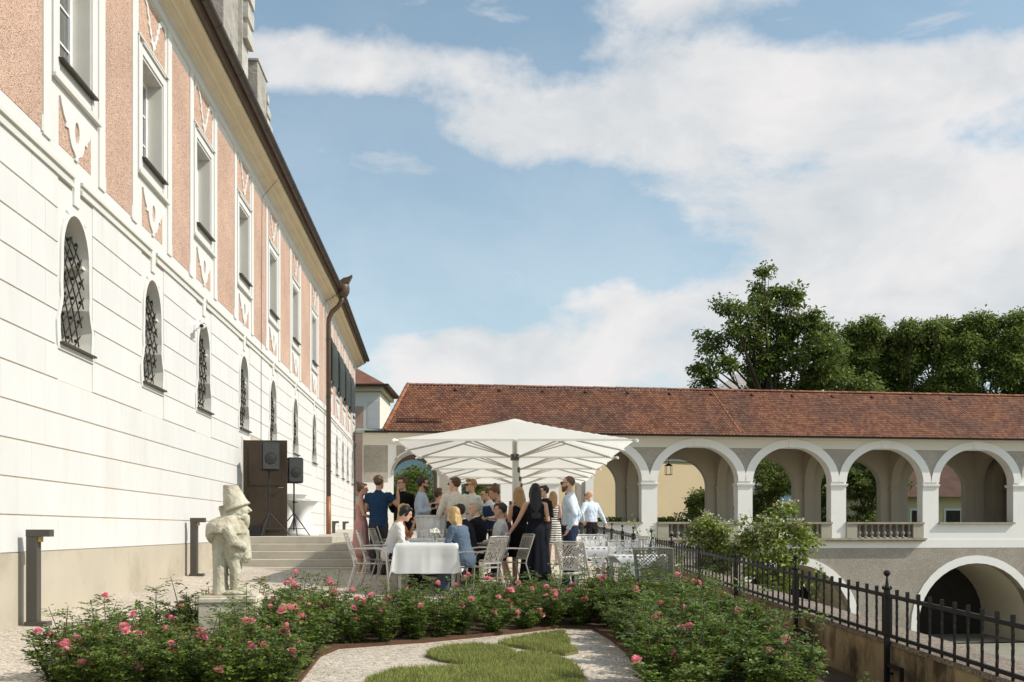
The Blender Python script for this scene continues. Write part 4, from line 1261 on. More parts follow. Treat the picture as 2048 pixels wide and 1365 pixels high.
# ------------------------------------------------------------------ loudspeakers on tripods, covered bar tables by the door
def build_pa():
    def stand(loc, h, label, rz):
        t = empty('speaker_stand', loc, rz, label, 'tripod')
        MB().tube([(0, 0, .12), (0, 0, h)], .018, 8).build('pole', MAT['black_plastic'], t)
        MB().tube([(0, 0, h * .62), (0, 0, h * .66)], .032, 8).tube([(0, 0, h * .64), (.08, 0, h * .64)], .012, 6).build('collar', MAT['black_plastic'], t)
        for k in range(3):
            a = 2 * math.pi * k / 3 + .4
            MB().tube([(.02 * math.cos(a), .02 * math.sin(a), .48), (.44 * math.cos(a), .44 * math.sin(a), .012)], .012, 6).build('leg', MAT['black_plastic'], t)
            MB().tube([(0, 0, .16), (.31 * math.cos(a), .31 * math.sin(a), .16)], .008, 5).build('brace', MAT['black_plastic'], t)
    def speaker(c, w, hh, d, rz, label):
        e = empty('loudspeaker', c, rz, label, 'loudspeaker')
        b = MB(); x = w / 2
        pl = [(-x, -d * .45), (x, -d * .45), (x * .78, d * .5), (-x * .78, d * .5)]
        b.rings([[(a, y, z) for a, y in pl] for z in (0, hh)]); b.build('cabinet', MAT['black_plastic'], e, recalc=True, bevel=.02, seg=2)
        MB().box(-x * .9, x * .9, -d * .45 - .012, -d * .4505, .03, hh - .03).build('front_grille', MAT['speaker_grille'], e)
        MB().rings([[(r_ * math.cos(q), -d * .45 - .012 - dd, .42 * hh + r_ * math.sin(q)) for q in (2 * math.pi * k / 18 for k in range(18))] for r_, dd in ((.33 * w, .001), (.31 * w, .014), (.2 * w, .016), (.1 * w, .022))]).build('woofer', MAT['black_plastic'], e)
        MB().box(-.09, .09, d * .5 + .001, d * .5 + .03, hh * .5, hh * .56).build('handle', MAT['black_plastic'], e)
    z = -.135
    a = at(538, 942, 20.85); speaker((a.x, a.y, a.z), .38, .61, .36, R(28), 'large black loudspeaker on its tripod before the open door')
    stand((a.x, a.y, z), a.z - z, 'black tripod stand under the loudspeaker before the open door', 0)
    b = at(588, 967, 21.9); speaker((b.x, b.y, b.z), .34, .56, .34, R(30), 'smaller black loudspeaker on its tripod beside the covered bar tables')
    stand((b.x, b.y, z), b.z - z, 'black tripod stand under the loudspeaker beside the covered bar tables', .5)
    # microphone stand and case in the doorway
    m = empty('cable_case', at(512, 1073, 21.0) , 0, 'dark equipment case with coiled cable on the doorstep', 'case')
    m.location.z = z
    MB().box(-.16, .16, -.15, .15, 0, .22).build('body', MAT['black_plastic'], m, bevel=.02, seg=2)
    MB().rings([[(.0 + .17 * math.cos(q), -.2 + .06 * math.sin(q), zz) for q in (2 * math.pi * k / 14 for k in range(14))] for zz in (.02, .05)]).build('cable_coil', MAT['black_plastic'], m)
    def hour(c, r, h, label):
        e = empty('covered_table', c, 0, label, 'table')
        prof = [(r * .98, .0), (r * .90, .06), (r * .60, .30 * h), (r * .46, .52 * h), (r * .52, .68 * h), (r * .72, .86 * h), (r * .93, .975 * h), (r, .985 * h), (r, h), (r * .5, h + .002)]
        MB().lathe(prof, 28).build('stretch_cover', MAT['stretch_white'], e, smooth=True)
    hour((-5.28, 23.6, z), .43, .98, 'tall white covered bar table partly hidden by the open door')
    hour((-4.80, 22.7, z), .40, .80, 'white covered bar table beside the smaller loudspeaker')
build_pa()

# ------------------------------------------------------------------ parasols
def build_parasols():
    s = 3.70; hs = s / 2; ze = 1.42; za = 1.94
    e = empty('parasol', (0, 0, 0))
    n = 28; V = []; Fq = []
    for j in range(n + 1):
        for i in range(n + 1):
            x = -1 + 2 * i / n; y = -1 + 2 * j / n
            r = max(abs(x), abs(y)); m_ = min(abs(x), abs(y))
            z = za - (za - ze) * (r ** .97) - .018 * math.sin(math.pi * min(1, r)) - .008 * r * (1 - abs(2 * (m_ / max(r, 1e-6)) - 1)) * 1.0
            V.append((x * hs, y * hs, z))
    for j in range(n):
        for i in range(n):
            a = j * (n + 1) + i; Fq.append((a, a + 1, a + n + 2, a + n + 1))
    link('canopy', np_mesh('canopy', V, Fq, MAT['canvas'], False), e)
    # short hem
    b = MB(); hh = .035
    for (x0, y0, x1, y1) in ((-hs, -hs, hs, -hs), (hs, -hs, hs, hs), (hs, hs, -hs, hs), (-hs, hs, -hs, -hs)):
        b.quad((x0, y0, ze), (x1, y1, ze), (x1, y1, ze - hh), (x0, y0, ze - hh))
    b.build('hem', MAT['canvas'], e)
    MB().rings([[(r_ * math.cos(q), r_ * math.sin(q), z) for q in (math.pi / 4 + math.pi / 2 * k for k in range(4))] for r_, z in ((.30, za - .135), (.27, za - .085), (.14, za - .03), (.03, za - .005))]).build('vent_cap', MAT['canvas'], e)
    zh = 1.27
    ends = [(sx * hs, sy * hs) for sx in (-1, 1) for sy in (-1, 1)] + [(hs, 0), (-hs, 0), (0, hs), (0, -hs)]
    for (x, y) in ends:
        r_ = 1.0
        a = Vector((x * .04, y * .04, za - .09)); q = Vector((x * 1.012, y * 1.012, ze - .03)); mid = Vector((x * .5, y * .5, za - (za - ze) * .53 - .075))
        rib = MB().tube([a, mid, q], .017, 6).build('rib', MAT['alu'], e)
        MB().tube([q + Vector((0, 0, .012)), q + Vector((x * .02, y * .02, -.006))], .026, 6).build('rib_tip', MAT['white_frame'], rib)
        MB().tube([(x * .03, y * .03, zh), (x * .50, y * .50, za - (za - ze) * .53 - .09)], .013, 6).build('strut', MAT['alu'], e)
    MB().tube([(0, 0, zh - .06), (0, 0, zh + .05)], .075, 12).build('hub', MAT['metal_dark'], e)
    MB().tube([(0, 0, -1.5), (0, 0, za - .05)], .045, 12).build('pole', MAT['alu'], e)
    MB().box(-.10, -.05, -.02, .02, .2, .5).build('crank', MAT['metal_dark'], e)
    labs = ['large cream square parasol over the long dining table, the front one of its row', 'cream parasol standing right behind the front parasol of the row',
            'cream parasol standing third in the row behind the dining table', 'cream parasol last in the row, next to the arcade']
    for k, (X, Y) in enumerate(((.05, 17.39), (.10, 21.07), (.16, 24.75), (.23, 28.43))):
        o = e if k == 0 else copy_tree(e)
        o.location = (X, Y, 0.0); o.rotation_euler = (0, 0, R((0, 1.2, -1, 1)[k]))
        tag(o, labs[k], 'parasol', 'parasols in a row over the terrace')
build_parasols()

# ------------------------------------------------------------------ tables, chairs, glasses
def sheet_pattern(w, h, nx, ny, fn, seed):
    """perforated sheet: cells removed in an irregular leaf-like pattern; fn maps (u,v) to a point and a normal offset"""
    r2 = random.Random(seed)
    jit = {}
    def P(i, j):
        if (i, j) not in jit:
            edge = i in (0, nx) or j in (0, ny)
            jit[(i, j)] = ((i + (0 if edge else r2.uniform(-.35, .35))) / nx, (j + (0 if edge else r2.uniform(-.35, .35))) / ny)
        return jit[(i, j)]
    b = MB()
    for j in range(ny):
        for i in range(nx):
            edge = i in (0, nx - 1) or j in (0, ny - 1)
            if not edge and (i + j) % 2 == 0 and r2.random() < .8: continue
            q = [P(i, j), P(i + 1, j), P(i + 1, j + 1), P(i, j + 1)]
            b.quad(*[fn(u, v, 0) for u, v in q]); b.quad(*[fn(u, v, .005) for u, v in reversed(q)])
    return b
def make_chair(material):
    e = empty('garden_chair', (0, 0, 0))
    def seat(u, v, d): return (-.235 + .47 * u, -.22 + .45 * v, .445 - .012 * math.sin(math.pi * u) - d)
    sheet_pattern(.47, .45, 16, 16, seat, 3).build('seat', material, e)
    def back(u, v, d):
        z = .50 + .37 * v; y = -.235 - .13 * v - .02 * (1 - (2 * u - 1) ** 2) - d
        return (-.225 - .015 * v + (.45 + .03 * v) * u, y, z)
    sheet_pattern(.45, .38, 19, 17, back, 5).build('backrest', material, e)
    MB().tube([(-.245, -.375, .885), (-.12, -.395, .89), (.12, -.395, .89), (.245, -.375, .885)], .011, 6).build('top_rail', material, e)
    MB().tube([(-.235, -.25, .495), (0, -.265, .495), (.235, -.25, .495)], .010, 6).build('lower_rail', material, e)
    MB().tube([(-.24, .23, .44), (.24, .23, .44)], .010, 6).build('seat_rail', material, e)
    MB().tube([(-.24, -.22, .43), (.24, -.22, .43)], .010, 6).build('seat_rail', material, e)
    for s in (-1, 1):
        MB().tube([(s * .255, .27, 0), (s * .25, .235, .44), (s * .255, .22, .60), (s * .26, .17, .655), (s * .262, .05, .668), (s * .258, -.27, .66)], .0115, 6).build('arm_leg', material, e)
        MB().tube([(s * .255, -.36, 0), (s * .24, -.235, .42), (s * .237, -.25, .50), (s * .25, -.378, .885)], .0115, 6).build('leg', material, e)
    return e
CH = make_chair(MAT['chair_metal']); CHW = make_chair(MAT['chair_white'])
used = {}
def chair(proto, X, Y, face, label, z=None):
    key = proto.name
    o = copy_tree(proto) if used.get(key) else proto
    used[key] = True
    o.location = (X, Y, ground(X, Y) if z is None else z); o.rotation_euler = (0, 0, R(face - 90))
    tag(o, label, 'chair', 'perforated metal garden chairs')
    return o
chair(CH, -2.08, 14.75, 4, 'empty perforated metal armchair at the head end of the long table, before the steps')
chair(CH, -2.06, 15.75, 2, 'perforated metal armchair under the seated woman in white lace')
chair(CH, -2.02, 17.0, -3, 'perforated metal armchair under the seated woman in orange')
chair(CH, -2.05, 18.1, 3, 'perforated metal armchair farthest along the steps side of the long table')
chair(CH, -.50, 14.75, 148, 'perforated metal armchair under the woman in blue at the white tablecloth')
chair(CH, -.44, 16.1, 172, 'perforated metal armchair under the dark haired man in a dark suit')
chair(CH, -.36, 17.2, 178, 'perforated metal armchair under the grey haired man in a dark waistcoat')
chair(CH, -.08, 16.0, 200, 'perforated metal armchair whose back the long black haired woman holds')
chair(CHW, 1.02, 14.1, 52, 'bright sunlit perforated armchair turned its back, beside the man with a bow tie')
chair(CHW, 1.42, 16.9, -80, 'pale perforated armchair behind the glasses, partly hidden by them')
chair(CHW, 1.86, 16.6, 200, 'pale perforated armchair nearest the railing between the set tables')
chair(CH, 1.72, 14.75, -88, 'taupe perforated armchair between the two glass-laden tables')
chair(CH, 1.90, 12.95, 72, 'taupe perforated armchair half shaded at the end of the glass-laden table, behind roses')

def cloth_mesh(w, l, drop, seed):
    r2 = random.Random(seed)
    nx, ny = 44, 60; ex = drop
    V = []; Fq = []
    W2, L2 = w / 2, l / 2
    for j in range(ny + 1):
        y = -(L2 + ex) + 2 * (L2 + ex) * j / ny
        for i in range(nx + 1):
            x = -(W2 + ex) + 2 * (W2 + ex) * i / nx
            dx = max(abs(x) - W2, 0); dy = max(abs(y) - L2, 0)
            if dx == 0 and dy == 0: V.append((x, y, .002 * math.sin(x * 9) * math.sin(y * 7))); continue
            sx = math.copysign(1, x); sy = math.copysign(1, y)
            d = max(dx, dy)
            px = sx * min(abs(x), W2); py = sy * min(abs(y), L2)
            q_ = x if dy > dx else y
            fold = (.014 * math.sin(8 * q_ + seed) + .010 * math.sin(17 * q_ + 2 * seed + 5 * d) - .012 * max(0, 1 - abs(q_) / .03) - .008 * max(0, 1 - abs(abs(q_) - .23) / .03) - .006 * max(0, 1 - abs(d - .22) / .03)) * min(1, d * 5)
            fl = .012 + .06 * d
            if dx > 0 and dy > 0:
                m_ = min(dx, dy) / d
                px += sx * (fl + .10 * m_ * d * 1.3); py += sy * (fl + .10 * m_ * d * 1.3)
                V.append((px, py, -math.hypot(dx, dy) * .93))
            elif dx > 0: V.append((px + sx * (fl + fold), py, -d))
            else: V.append((px, py + sy * (fl + fold), -d))
    for j in range(ny):
        for i in range(nx):
            a = j * (nx + 1) + i; Fq.append((a, a + 1, a + nx + 2, a + nx + 1))
    return np_mesh('tablecloth', V, Fq, MAT['cloth'], False)
def table(X, Y, w, l, rz, label, h=.735, group=None):
    z = ground(X, Y)
    e = empty('garden_table', (X, Y, z), rz, label, 'table', group)
    MB().box(-w / 2, w / 2, -l / 2, l / 2, h - .025, h).build('table_top', MAT['table_top'], e, bevel=.004)
    for sx in (-1, 1):
        for sy in (-1, 1):
            MB().box(sx * (w / 2 - .05) - .022, sx * (w / 2 - .05) + .022, sy * (l / 2 - .05) - .022, sy * (l / 2 - .05) + .022, -.02, h - .0255).build('leg', MAT['chair_metal'], e)
    MB().box(-w / 2 + .05, w / 2 - .05, -l / 2 + .03, -l / 2 + .05, h - .09, h - .026).build('apron', MAT['chair_metal'], e)
    MB().box(-w / 2 + .05, w / 2 - .05, l / 2 - .05, l / 2 - .03, h - .09, h - .026).build('apron', MAT['chair_metal'], e)
    return (X, Y, z + h)
def glass_mesh(kind):
    if kind == 'wine': prof = [(.034, 0), (.034, .002), (.006, .006), (.004, .02), (.004, .085), (.012, .095), (.030, .115), (.037, .145), (.033, .185), (.030, .20)]
    elif kind == 'flute': prof = [(.030, 0), (.030, .002), (.005, .006), (.004, .07), (.012, .085), (.022, .115), (.026, .16), (.023, .215)]
    else: prof = [(.030, 0), (.031, .004), (.036, .10), (.038, .12)]
    n = 14
    b = MB(); b.rings([[(r_ * math.cos(2 * math.pi * k / n), r_ * math.sin(2 * math.pi * k / n), z) for k in range(n)] for r_, z in prof], cap=False)
    return b.mesh(kind + '_glass', MAT['clear_glass'], smooth=True)
GL = {k: glass_mesh(k) for k in ('wine', 'flute', 'water')}
def glass(kind, X, Y, Z, label, group):
    o = link(kind + '_glass', GL[kind], None, (X, Y, Z + .004))
    tag(o, label, 'glass', group)
def build_tables():
    T = table(-1.26, 15.35, .88, 1.5, R(0), 'long dining table under the white tablecloth beside the seated women')
    c = link('tablecloth', cloth_mesh(.90, 1.52, .44, 3), None, (T[0], T[1], T[2] + .012)); tag(c, 'creased white tablecloth hanging over the near end of the dining table', 'tablecloth')
    T2 = table(-1.26, 17.05, .88, 1.5, 0, 'second dining table in line behind the white clothed one, among seated guests')
    c = link('tablecloth', cloth_mesh(.90, 1.52, .30, 5), None, (T2[0], T2[1], T2[2] + .012)); tag(c, 'white tablecloth on the second dining table between the seated guests', 'tablecloth')
    z = T[2] + .012
    for k, (dx, dy, kind) in enumerate(((-.22, .05, 'flute'), (-.10, .35, 'wine'), (.16, .25, 'wine'), (.24, .45, 'flute'), (.05, .55, 'wine'), (-.18, .6, 'wine'), (.28, .1, 'water'), (-.02, -.1, 'water'))):
        glass(kind, T[0] + dx, T[1] + dy, z, 'clear glass on the white tablecloth around the flower jar', 'glasses on the clothed dining table')
    # jar of white blossoms
    f = empty('flower_jar', (T[0] + .06, T[1] + .18, z), 0, 'glass jar of small white flowers on the white tablecloth', 'flowers')
    MB().lathe([(.04, 0), (.045, .01), (.045, .11), (.038, .13)], 12).build('jar', MAT['clear_glass'], f, smooth=True)
    b = MB()
    for k in range(9):
        a = k * 2.4; b.tube([(0, 0, .03), (.05 * math.cos(a), .05 * math.sin(a), .16 + .02 * (k % 3))], .003, 4)
    b.build('stems', MAT['leaf_rose'], f)
    for k in range(34):
        a = random.uniform(0, 6.28); r_ = random.uniform(.0, .095); zz = .13 + random.uniform(0, .075) * (1 - r_ * 4)
        MB().ellip((r_ * math.cos(a), r_ * math.sin(a), zz + .02), (.017, .017, .013), n=6, m=4).build('blossom', MAT['blossom'], f)
    # side tables set with rows of glasses
    labs = ['side table crowded with empty glasses next to the shaded armchair', 'middle side table holding glasses behind the sunlit armchair', 'far side table with a white cloth near the bald man']
    for k, (X, Y, w, rz) in enumerate(((1.72, 13.75, .80, R(-6)), (1.36, 15.75, .80, R(-4)), (1.30, 17.95, .8, R(-3)))):
        T = table(X, Y, w, w, rz, labs[k], group='side tables along the railing')
        m = MB(); q = .44
        # square cloth laid diagonally: its points hang over the table edges
        rot = rz + R(45); hw = .50
        n = 16; V = []; Fq = []
        for j in range(n + 1):
            for i in range(n + 1):
                a = -hw + 2 * hw * i / n; b_ = -hw + 2 * hw * j / n
                x = (a - b_) * .7071; y = (a + b_) * .7071
                dx = max(abs(x) - w / 2, 0); dy = max(abs(y) - w / 2, 0); zz = .004
                if dx > 0: zz = -dx; x = math.copysign(w / 2 + .012 + .05 * dx, x)
                if dy > 0: zz = -dy; y = math.copysign(w / 2 + .012 + .05 * dy, y)
                V.append((x, y, zz))
        for j in range(n):
            for i in range(n):
                a = j * (n + 1) + i; Fq.append((a, a + 1, a + n + 2, a + n + 1))
        o = link('napperon', np_mesh('napperon', V, Fq, MAT['cloth'], True), None, (X, Y, T[2] + .004), rz)
        tag(o, ['white square cloth laid cornerwise on the side table beside the shaded armchair', 'white square cloth laid cornerwise on the middle side table', 'white square cloth laid cornerwise on the far side table'][k], 'cloth')
        rows = ((5, 4), (5, 3), (3, 1))[k]
        for i in range(rows[0]):
            for j in range(rows[1]):
                kind = ('water', 'wine', 'flute', 'wine')[(i + j * 2) % 4]
                ca, sa = math.cos(rz), math.sin(rz)
                lx = -.24 + .12 * i + random.uniform(-.015, .015); ly = -.10 + .12 * j + random.uniform(-.015, .015)
                glass(kind, X + lx * ca - ly * sa, Y + lx * sa + ly * ca, T[2] + .006, ['empty glass in the crowd of glasses on the side table by the shaded armchair', 'empty glass in the crowd of glasses on the middle side table', 'empty glass on the far side table'][k], ['glasses on the near side table', 'glasses on the middle side table', 'glasses on the far side table'][k])
    # standing table with a pleated skirt where the men lean
    X, Y = -1.42, 18.45; z = ground(X, Y)
    e = empty('standing_table', (X, Y, z), 0, 'round white skirted standing table between the men in shirts', 'table')
    MB().lathe([(.37, 1.075), (.375, 1.08), (.375, 1.105), (.36, 1.11)], 26).build('table_top', MAT['cloth'], e)
    rr = []
    for zz, r0 in ((.02, .30), (.4, .31), (.8, .335), (1.074, .362)):
        rr.append([((r0 + .012 * math.sin(18 * q)) * math.cos(q), (r0 + .012 * math.sin(18 * q)) * math.sin(q), zz) for q in (2 * math.pi * k / 72 for k in range(72))])
    MB().rings(rr).build('skirt', MAT['cloth'], e, smooth=True)
    glass('wine', X + .05, Y - .12, z + 1.108, 'wine glass on the round skirted standing table', 'glasses on the standing table')
    glass('flute', X + .16, Y + .02, z + 1.108, 'wine glass on the round skirted standing table', 'glasses on the standing table')
mat('blossom', (.80, .81, .72), .8, .05, 20)
mat('leaf_rose', (.135, .190, .034), .36, .25, 5, 0, spec=.55, isl=.6, trans=.30)
build_tables()
# ------------------------------------------------------------------ people
SKINS = {}
def skin_mat(k, c):
    SKINS[k] = mat('skin_' + k, c, .55, .05, 9, 0, spec=.35)
skin_mat('fair', (.60, .36, .255)); skin_mat('mid', (.50, .28, .185)); skin_mat('tan', (.42, .22, .14))
for nme, c, r_ in (('hair_dark', (.022, .014, .010), .5), ('hair_black', (.008, .005, .005), .5), ('hair_brown', (.085, .042, .022), .5), ('hair_auburn', (.11, .045, .022), .5),
                  ('hair_blond', (.47, .31, .13), .5), ('hair_honey', (.33, .19, .075), .5), ('hair_grey', (.42, .36, .28), .55), ('hair_buzz', (.12, .07, .045), .7)):
    mat(nme, c, r_, .35, 24, .5, 90, spec=.4, bdist=.006, stretch=(3, 3, .6))
def fabric(nme, c, tr=0.0): return mat(nme, c, .85, .10, 10, .5, 22, spec=.1, bdist=.012, trans=tr)
fabric('f_pink', (.50, .26, .24)); fabric('f_navy', (.018, .045, .095)); fabric('f_black', (.009, .008, .009)); fabric('f_blue', (.46, .54, .66), .1)
fabric('f_cream', (.70, .65, .57), .1); fabric('f_white', (.78, .77, .76), .1); fabric('f_lace', (.70, .69, .67), .1); fabric('f_orange', (.58, .25, .13))
fabric('f_slate', (.095, .13, .18)); fabric('f_suit', (.012, .012, .016)); fabric('f_shirtgrey', (.55, .54, .53), .08); fabric('f_burg', (.055, .014, .020))
fabric('f_trouser', (.020, .020, .024)); fabric('f_navytr', (.020, .030, .058)); fabric('f_dress', (.009, .010, .015)); fabric('f_lightblue', (.60, .68, .78), .1)
fabric('f_vest', (.03, .05, .11)); fabric('f_charcoal', (.05, .05, .055)); fabric('f_red', (.45, .03, .03)); fabric('f_belt', (.14, .05, .025))
mat('shoe', (.02, .016, .013), .4, .1, 5, 0, spec=.5); mat('shoe_white', (.7, .7, .7), .5); mat('lens', (.012, .010, .009), .12, 0, 5, 0, spec=.7); mat('eyeball', (.12, .08, .06), .3)
mat('frame_white', (.75, .75, .74), .4); mat('frame_yellow', (.55, .62, .05), .4); mat('wine_red', (.12, .005, .012), .1)
def stripes():
    m = bpy.data.materials.new('f_stripe'); m.use_nodes = True; nt = m.node_tree; N = nt.nodes; L = nt.links; b = N['Principled BSDF']
    tc = N.new('ShaderNodeTexCoord'); w = N.new('ShaderNodeTexWave'); w.wave_type = 'BANDS'; w.bands_direction = 'Z'
    w.inputs['Scale'].default_value = 6.2; w.inputs['Distortion'].default_value = 1.2; w.inputs['Detail'].default_value = 1; w.inputs['Detail Scale'].default_value = 1.4
    L.new(tc.outputs['Object'], w.inputs['Vector'])
    cr = N.new('ShaderNodeValToRGB'); cr.color_ramp.interpolation = 'CONSTANT'
    cr.color_ramp.elements[0].color = (.03, .02, .03, 1); cr.color_ramp.elements[1].position = .45; cr.color_ramp.elements[1].color = (.7, .67, .62, 1)
    L.new(w.outputs['Color'], cr.inputs['Fac']); L.new(cr.outputs[0], b.inputs['Base Color']); b.inputs['Roughness'].default_value = .9
    MAT['f_stripe'] = m
stripes()
ARMS = {'down': ((.035, -.03, -.285), (.0, .06, -.245)), 'bent': ((.05, -.05, -.275), (-.08, .215, .05)), 'hold': ((.05, .02, -.28), (-.10, .19, .12)),
        'table': ((.06, .15, -.23), (-.12, .22, -.01)), 'lean': ((.08, .10, -.26), (.0, .17, -.19)), 'pocket': ((.10, -.10, -.26), (-.06, .11, -.22)),
        'raise': ((.13, .10, -.22), (.02, .07, .25)), 'back': ((.10, -.08, -.26), (.06, -.08, -.22)), 'chin': ((.02, .22, -.20), (-.09, .02, .24)), 'hip': ((.17, -.06, -.22), (-.11, .06, -.18)), 'lap': ((.06, .06, -.27), (-.10, .21, -.06))}
def person(label, X, Y, face, H=1.75, sex='m', seated=False, lean=0, arms=('down', 'down'), top='shirt', topc='f_white', legs='trousers', legc='f_trouser',
           hair='short', hairc='hair_dark', skin='fair', glasses=None, beard=None, head=(0, 0), stride=0.0, zoff=0.0, extra=None, seat=.46, build=1.0, hand='relaxed'):
    """head=(yaw,pitch) in degrees; face: world bearing the body looks to (0 = +X, 90 = away from the camera)"""
    z0 = ground(X, Y) + zoff
    k = H / 1.75; fem = sex == 'f'
    SK = SKINS[skin]
    hipz = (seat + .09) if seated else .93 * k
    dz = hipz - .93 * k
    cl = math.radians(lean)
    def T(p):            # bend of the upper body about the hips
        p = Vector(p); p.z += dz
        h = p.z - hipz
        if h <= 0: return p
        w = min(1, h / .22); w = w * w * (3 - 2 * w)
        a = -cl * w
        y = p.y; return Vector((p.x, y * math.cos(a) - h * math.sin(a), hipz + y * math.sin(a) + h * math.cos(a)))
    RT = Matrix.Rotation(-cl, 3, 'X')
    if fem: TS = [(.80, .13, .10), (.86, .165, .115), (.93, .168, .118), (1.02, .140, .100), (1.10, .118, .085), (1.20, .130, .096), (1.28, .142, .112), (1.36, .142, .092), (1.42, .135, .072), (1.455, .085, .055), (1.475, .052, .05)]
    else: TS = [(.80, .12, .10), (.86, .155, .115), (.93, .158, .118), (1.02, .150, .110), (1.10, .148, .105), (1.20, .162, .112), (1.28, .175, .120), (1.36, .182, .105), (1.42, .165, .080), (1.455, .095, .06), (1.475, .058, .055)]
    TS = [(z * k, a * k * build, b * k * build) for z, a, b in TS]
    shx = (.158 if fem else .185) * k * build; shz = 1.405 * k
    def torso(mb, z_lo, z_hi, infl, hem=None):
        rr = []
        zs = sorted(set([z_lo, z_hi] + [z for z, _, _ in TS if z_lo < z < z_hi]))
        for z in zs:
            for (p, q) in zip(TS[:-1], TS[1:]):
                if p[0] <= z <= q[0]:
                    t = (z - p[0]) / (q[0] - p[0]); a = p[1] + (q[1] - p[1]) * t; b = p[2] + (q[2] - p[2]) * t; break
            else: a, b = TS[0][1:] if z < TS[0][0] else TS[-1][1:]
            ring = []
            for i in range(18):
                u = 2 * math.pi * i / 18
                cx = math.copysign(abs(math.cos(u)) ** .82, math.cos(u)); sy = math.copysign(abs(math.sin(u)) ** .82, math.sin(u))
                yb = 0
                if fem and 1.2 * k < z < 1.34 * k and sy > 0: yb = .028 * k * (1 - abs(z / k - 1.27) / .07) * (1 if abs(cx) > .2 else .7)
                if (not fem) and 1.0 * k < z < 1.15 * k and sy > 0: yb = .012
                ring.append(T(((a + infl) * cx, (b + infl) * sy + max(0, yb), z)))
            rr.append(ring)
        mb.rings(rr)
    # joints
    J = {}
    for s, nm in ((1, 'R'), (-1, 'L')):
        pre = arms[0] if s == 1 else arms[1]
        e, w = ARMS[pre] if isinstance(pre, str) else pre
        sh = T((s * shx, -.005, shz))
        ev = RT @ Vector((s * e[0] * k, e[1] * k, e[2] * k)); wv = RT @ Vector((s * w[0] * k, w[1] * k, w[2] * k))
        el = sh + ev; wr = el + wv
        J['sh' + nm], J['el' + nm], J['wr' + nm] = sh, el, wr
        hx = s * .085 * k
        hp = Vector((hx, 0, hipz - .03))
        if seated:
            kn = Vector((hx * 1.25, .43 * k, seat + .06)); an = Vector((hx * 1.2, .40 * k + (.05 if s > 0 else -.03), .085)) 
        else:
            st = stride * s
            kn = Vector((hx * 1.02, .02 + st * .5, .49 * k)); an = Vector((hx * 1.05, -.02 + st, .085))
        J['hp' + nm], J['kn' + nm], J['an' + nm] = hp, kn, an
    def arm(mb, s, infl, frac=1.0, cuff=False):
        nm = 'R' if s == 1 else 'L'; sh, el, wr = J['sh' + nm], J['el' + nm], J['wr' + nm]
        g = (.86 if fem else 1.0) * k * build
        pts = [sh + Vector((-s * .05, 0, .0)), sh, sh.lerp(el, .5), el, el.lerp(wr, .45), wr]
        rad = [.055 * g, .060 * g, .049 * g, .041 * g, .038 * g, .027 * g]
        rad = [r_ + infl for r_ in rad]
        if frac < 1:
            n = 3 if frac <= .5 else 5
            pts = pts[:n]; rad = rad[:n]
            if frac <= .5: rad[-1] += .008
        elif cuff: rad[-1] = .036 * g
        mb.tube(pts, rad, 12)
    def hands(mb, s):
        nm = 'R' if s == 1 else 'L'; el, wr = J['el' + nm], J['wr' + nm]
        d = (wr - el).normalized(); side = d.cross(Vector((0, 0, 1)))
        if side.length < .2: side = d.cross(Vector((1, 0, 0)))
        side.normalize(); nrm_ = side.cross(d)
        up = hand == 'two' and s == 1
        pc = wr + d * .045 * k
        M3 = Matrix((side, nrm_, d)).transposed()
        mb.ellip(pc, (.038 * k, .016 * k, .05 * k), M3, n=10, m=6)
        for q in range(4):
            o = wr + d * .085 * k + side * (-.027 + .018 * q) * k
            ln = (.058, .072, .07, .055)[q] * k
            if up and q in (1, 2): tips = [o, o + d * ln * .55 + side * (.014 if q == 2 else -.014), o + d * ln * 1.1 + side * (.03 if q == 2 else -.03)]
            else: tips = [o, o + d * ln * .5 + nrm_ * .010, o + d * ln * .75 + nrm_ * .034]
            mb.tube(tips, [.0088, .0085, .0075], 7)
        o = wr + d * .03 * k + side * .034 * k
        mb.tube([o, o + d * .028 + side * .018 + nrm_ * .01, o + d * .052 + side * .016 + nrm_ * .024], [.0105, .0095, .008], 7)
    def leg(mb, s, infl, frac=1.0, flare=0.0):
        nm = 'R' if s == 1 else 'L'; hp, kn, an = J['hp' + nm], J['kn' + nm], J['an' + nm]
        g = k * build
        pts = [hp, hp.lerp(kn, .35), hp.lerp(kn, .75), kn, kn.lerp(an, .35) + Vector((0, -.012, 0)), kn.lerp(an, .75), an]
        rad = [.088 * g, .082 * g, .064 * g, .055 * g, .053 * g, .040 * g, .034 * g]
        rad = [r_ + infl for r_ in rad]
        if flare: rad[4] = max(rad[4], .066 * g); rad[5] = max(rad[5], .064 * g); rad[6] = .064 * g; pts[-1] = pts[-1] + Vector((0, 0, -.03))
        mb.tube(pts, rad, 12)
    # head frame
    nb = T((0, -.005, 1.475 * k)); nt_ = T((0, .012, 1.55 * k))
    yaw, pit = math.radians(head[0]), math.radians(head[1])
    HM = Matrix.Rotation(yaw, 3, 'Z') @ Matrix.Rotation(-cl * .35 + pit, 3, 'X')
    hc = nt_ + (RT @ Vector((0, .018, .088))) * k
    def hp_(x, y, z): return hc + HM @ (Vector((x, y, z)) * k)
    body = MB()
    torso(body, .80 * k, 1.475 * k, 0)
    for s in (1, -1): arm(body, s, 0); hands(body, s); leg(body, s, 0)
    body.tube([T((0, -.01, 1.43 * k)), nb, nt_, hc + HM @ Vector((0, -.01, .0))], [.062 * k, .054 * k * (.88 if fem else 1), .052 * k * (.88 if fem else 1), .05 * k], 12)
    hd = .94 if fem else 1.0
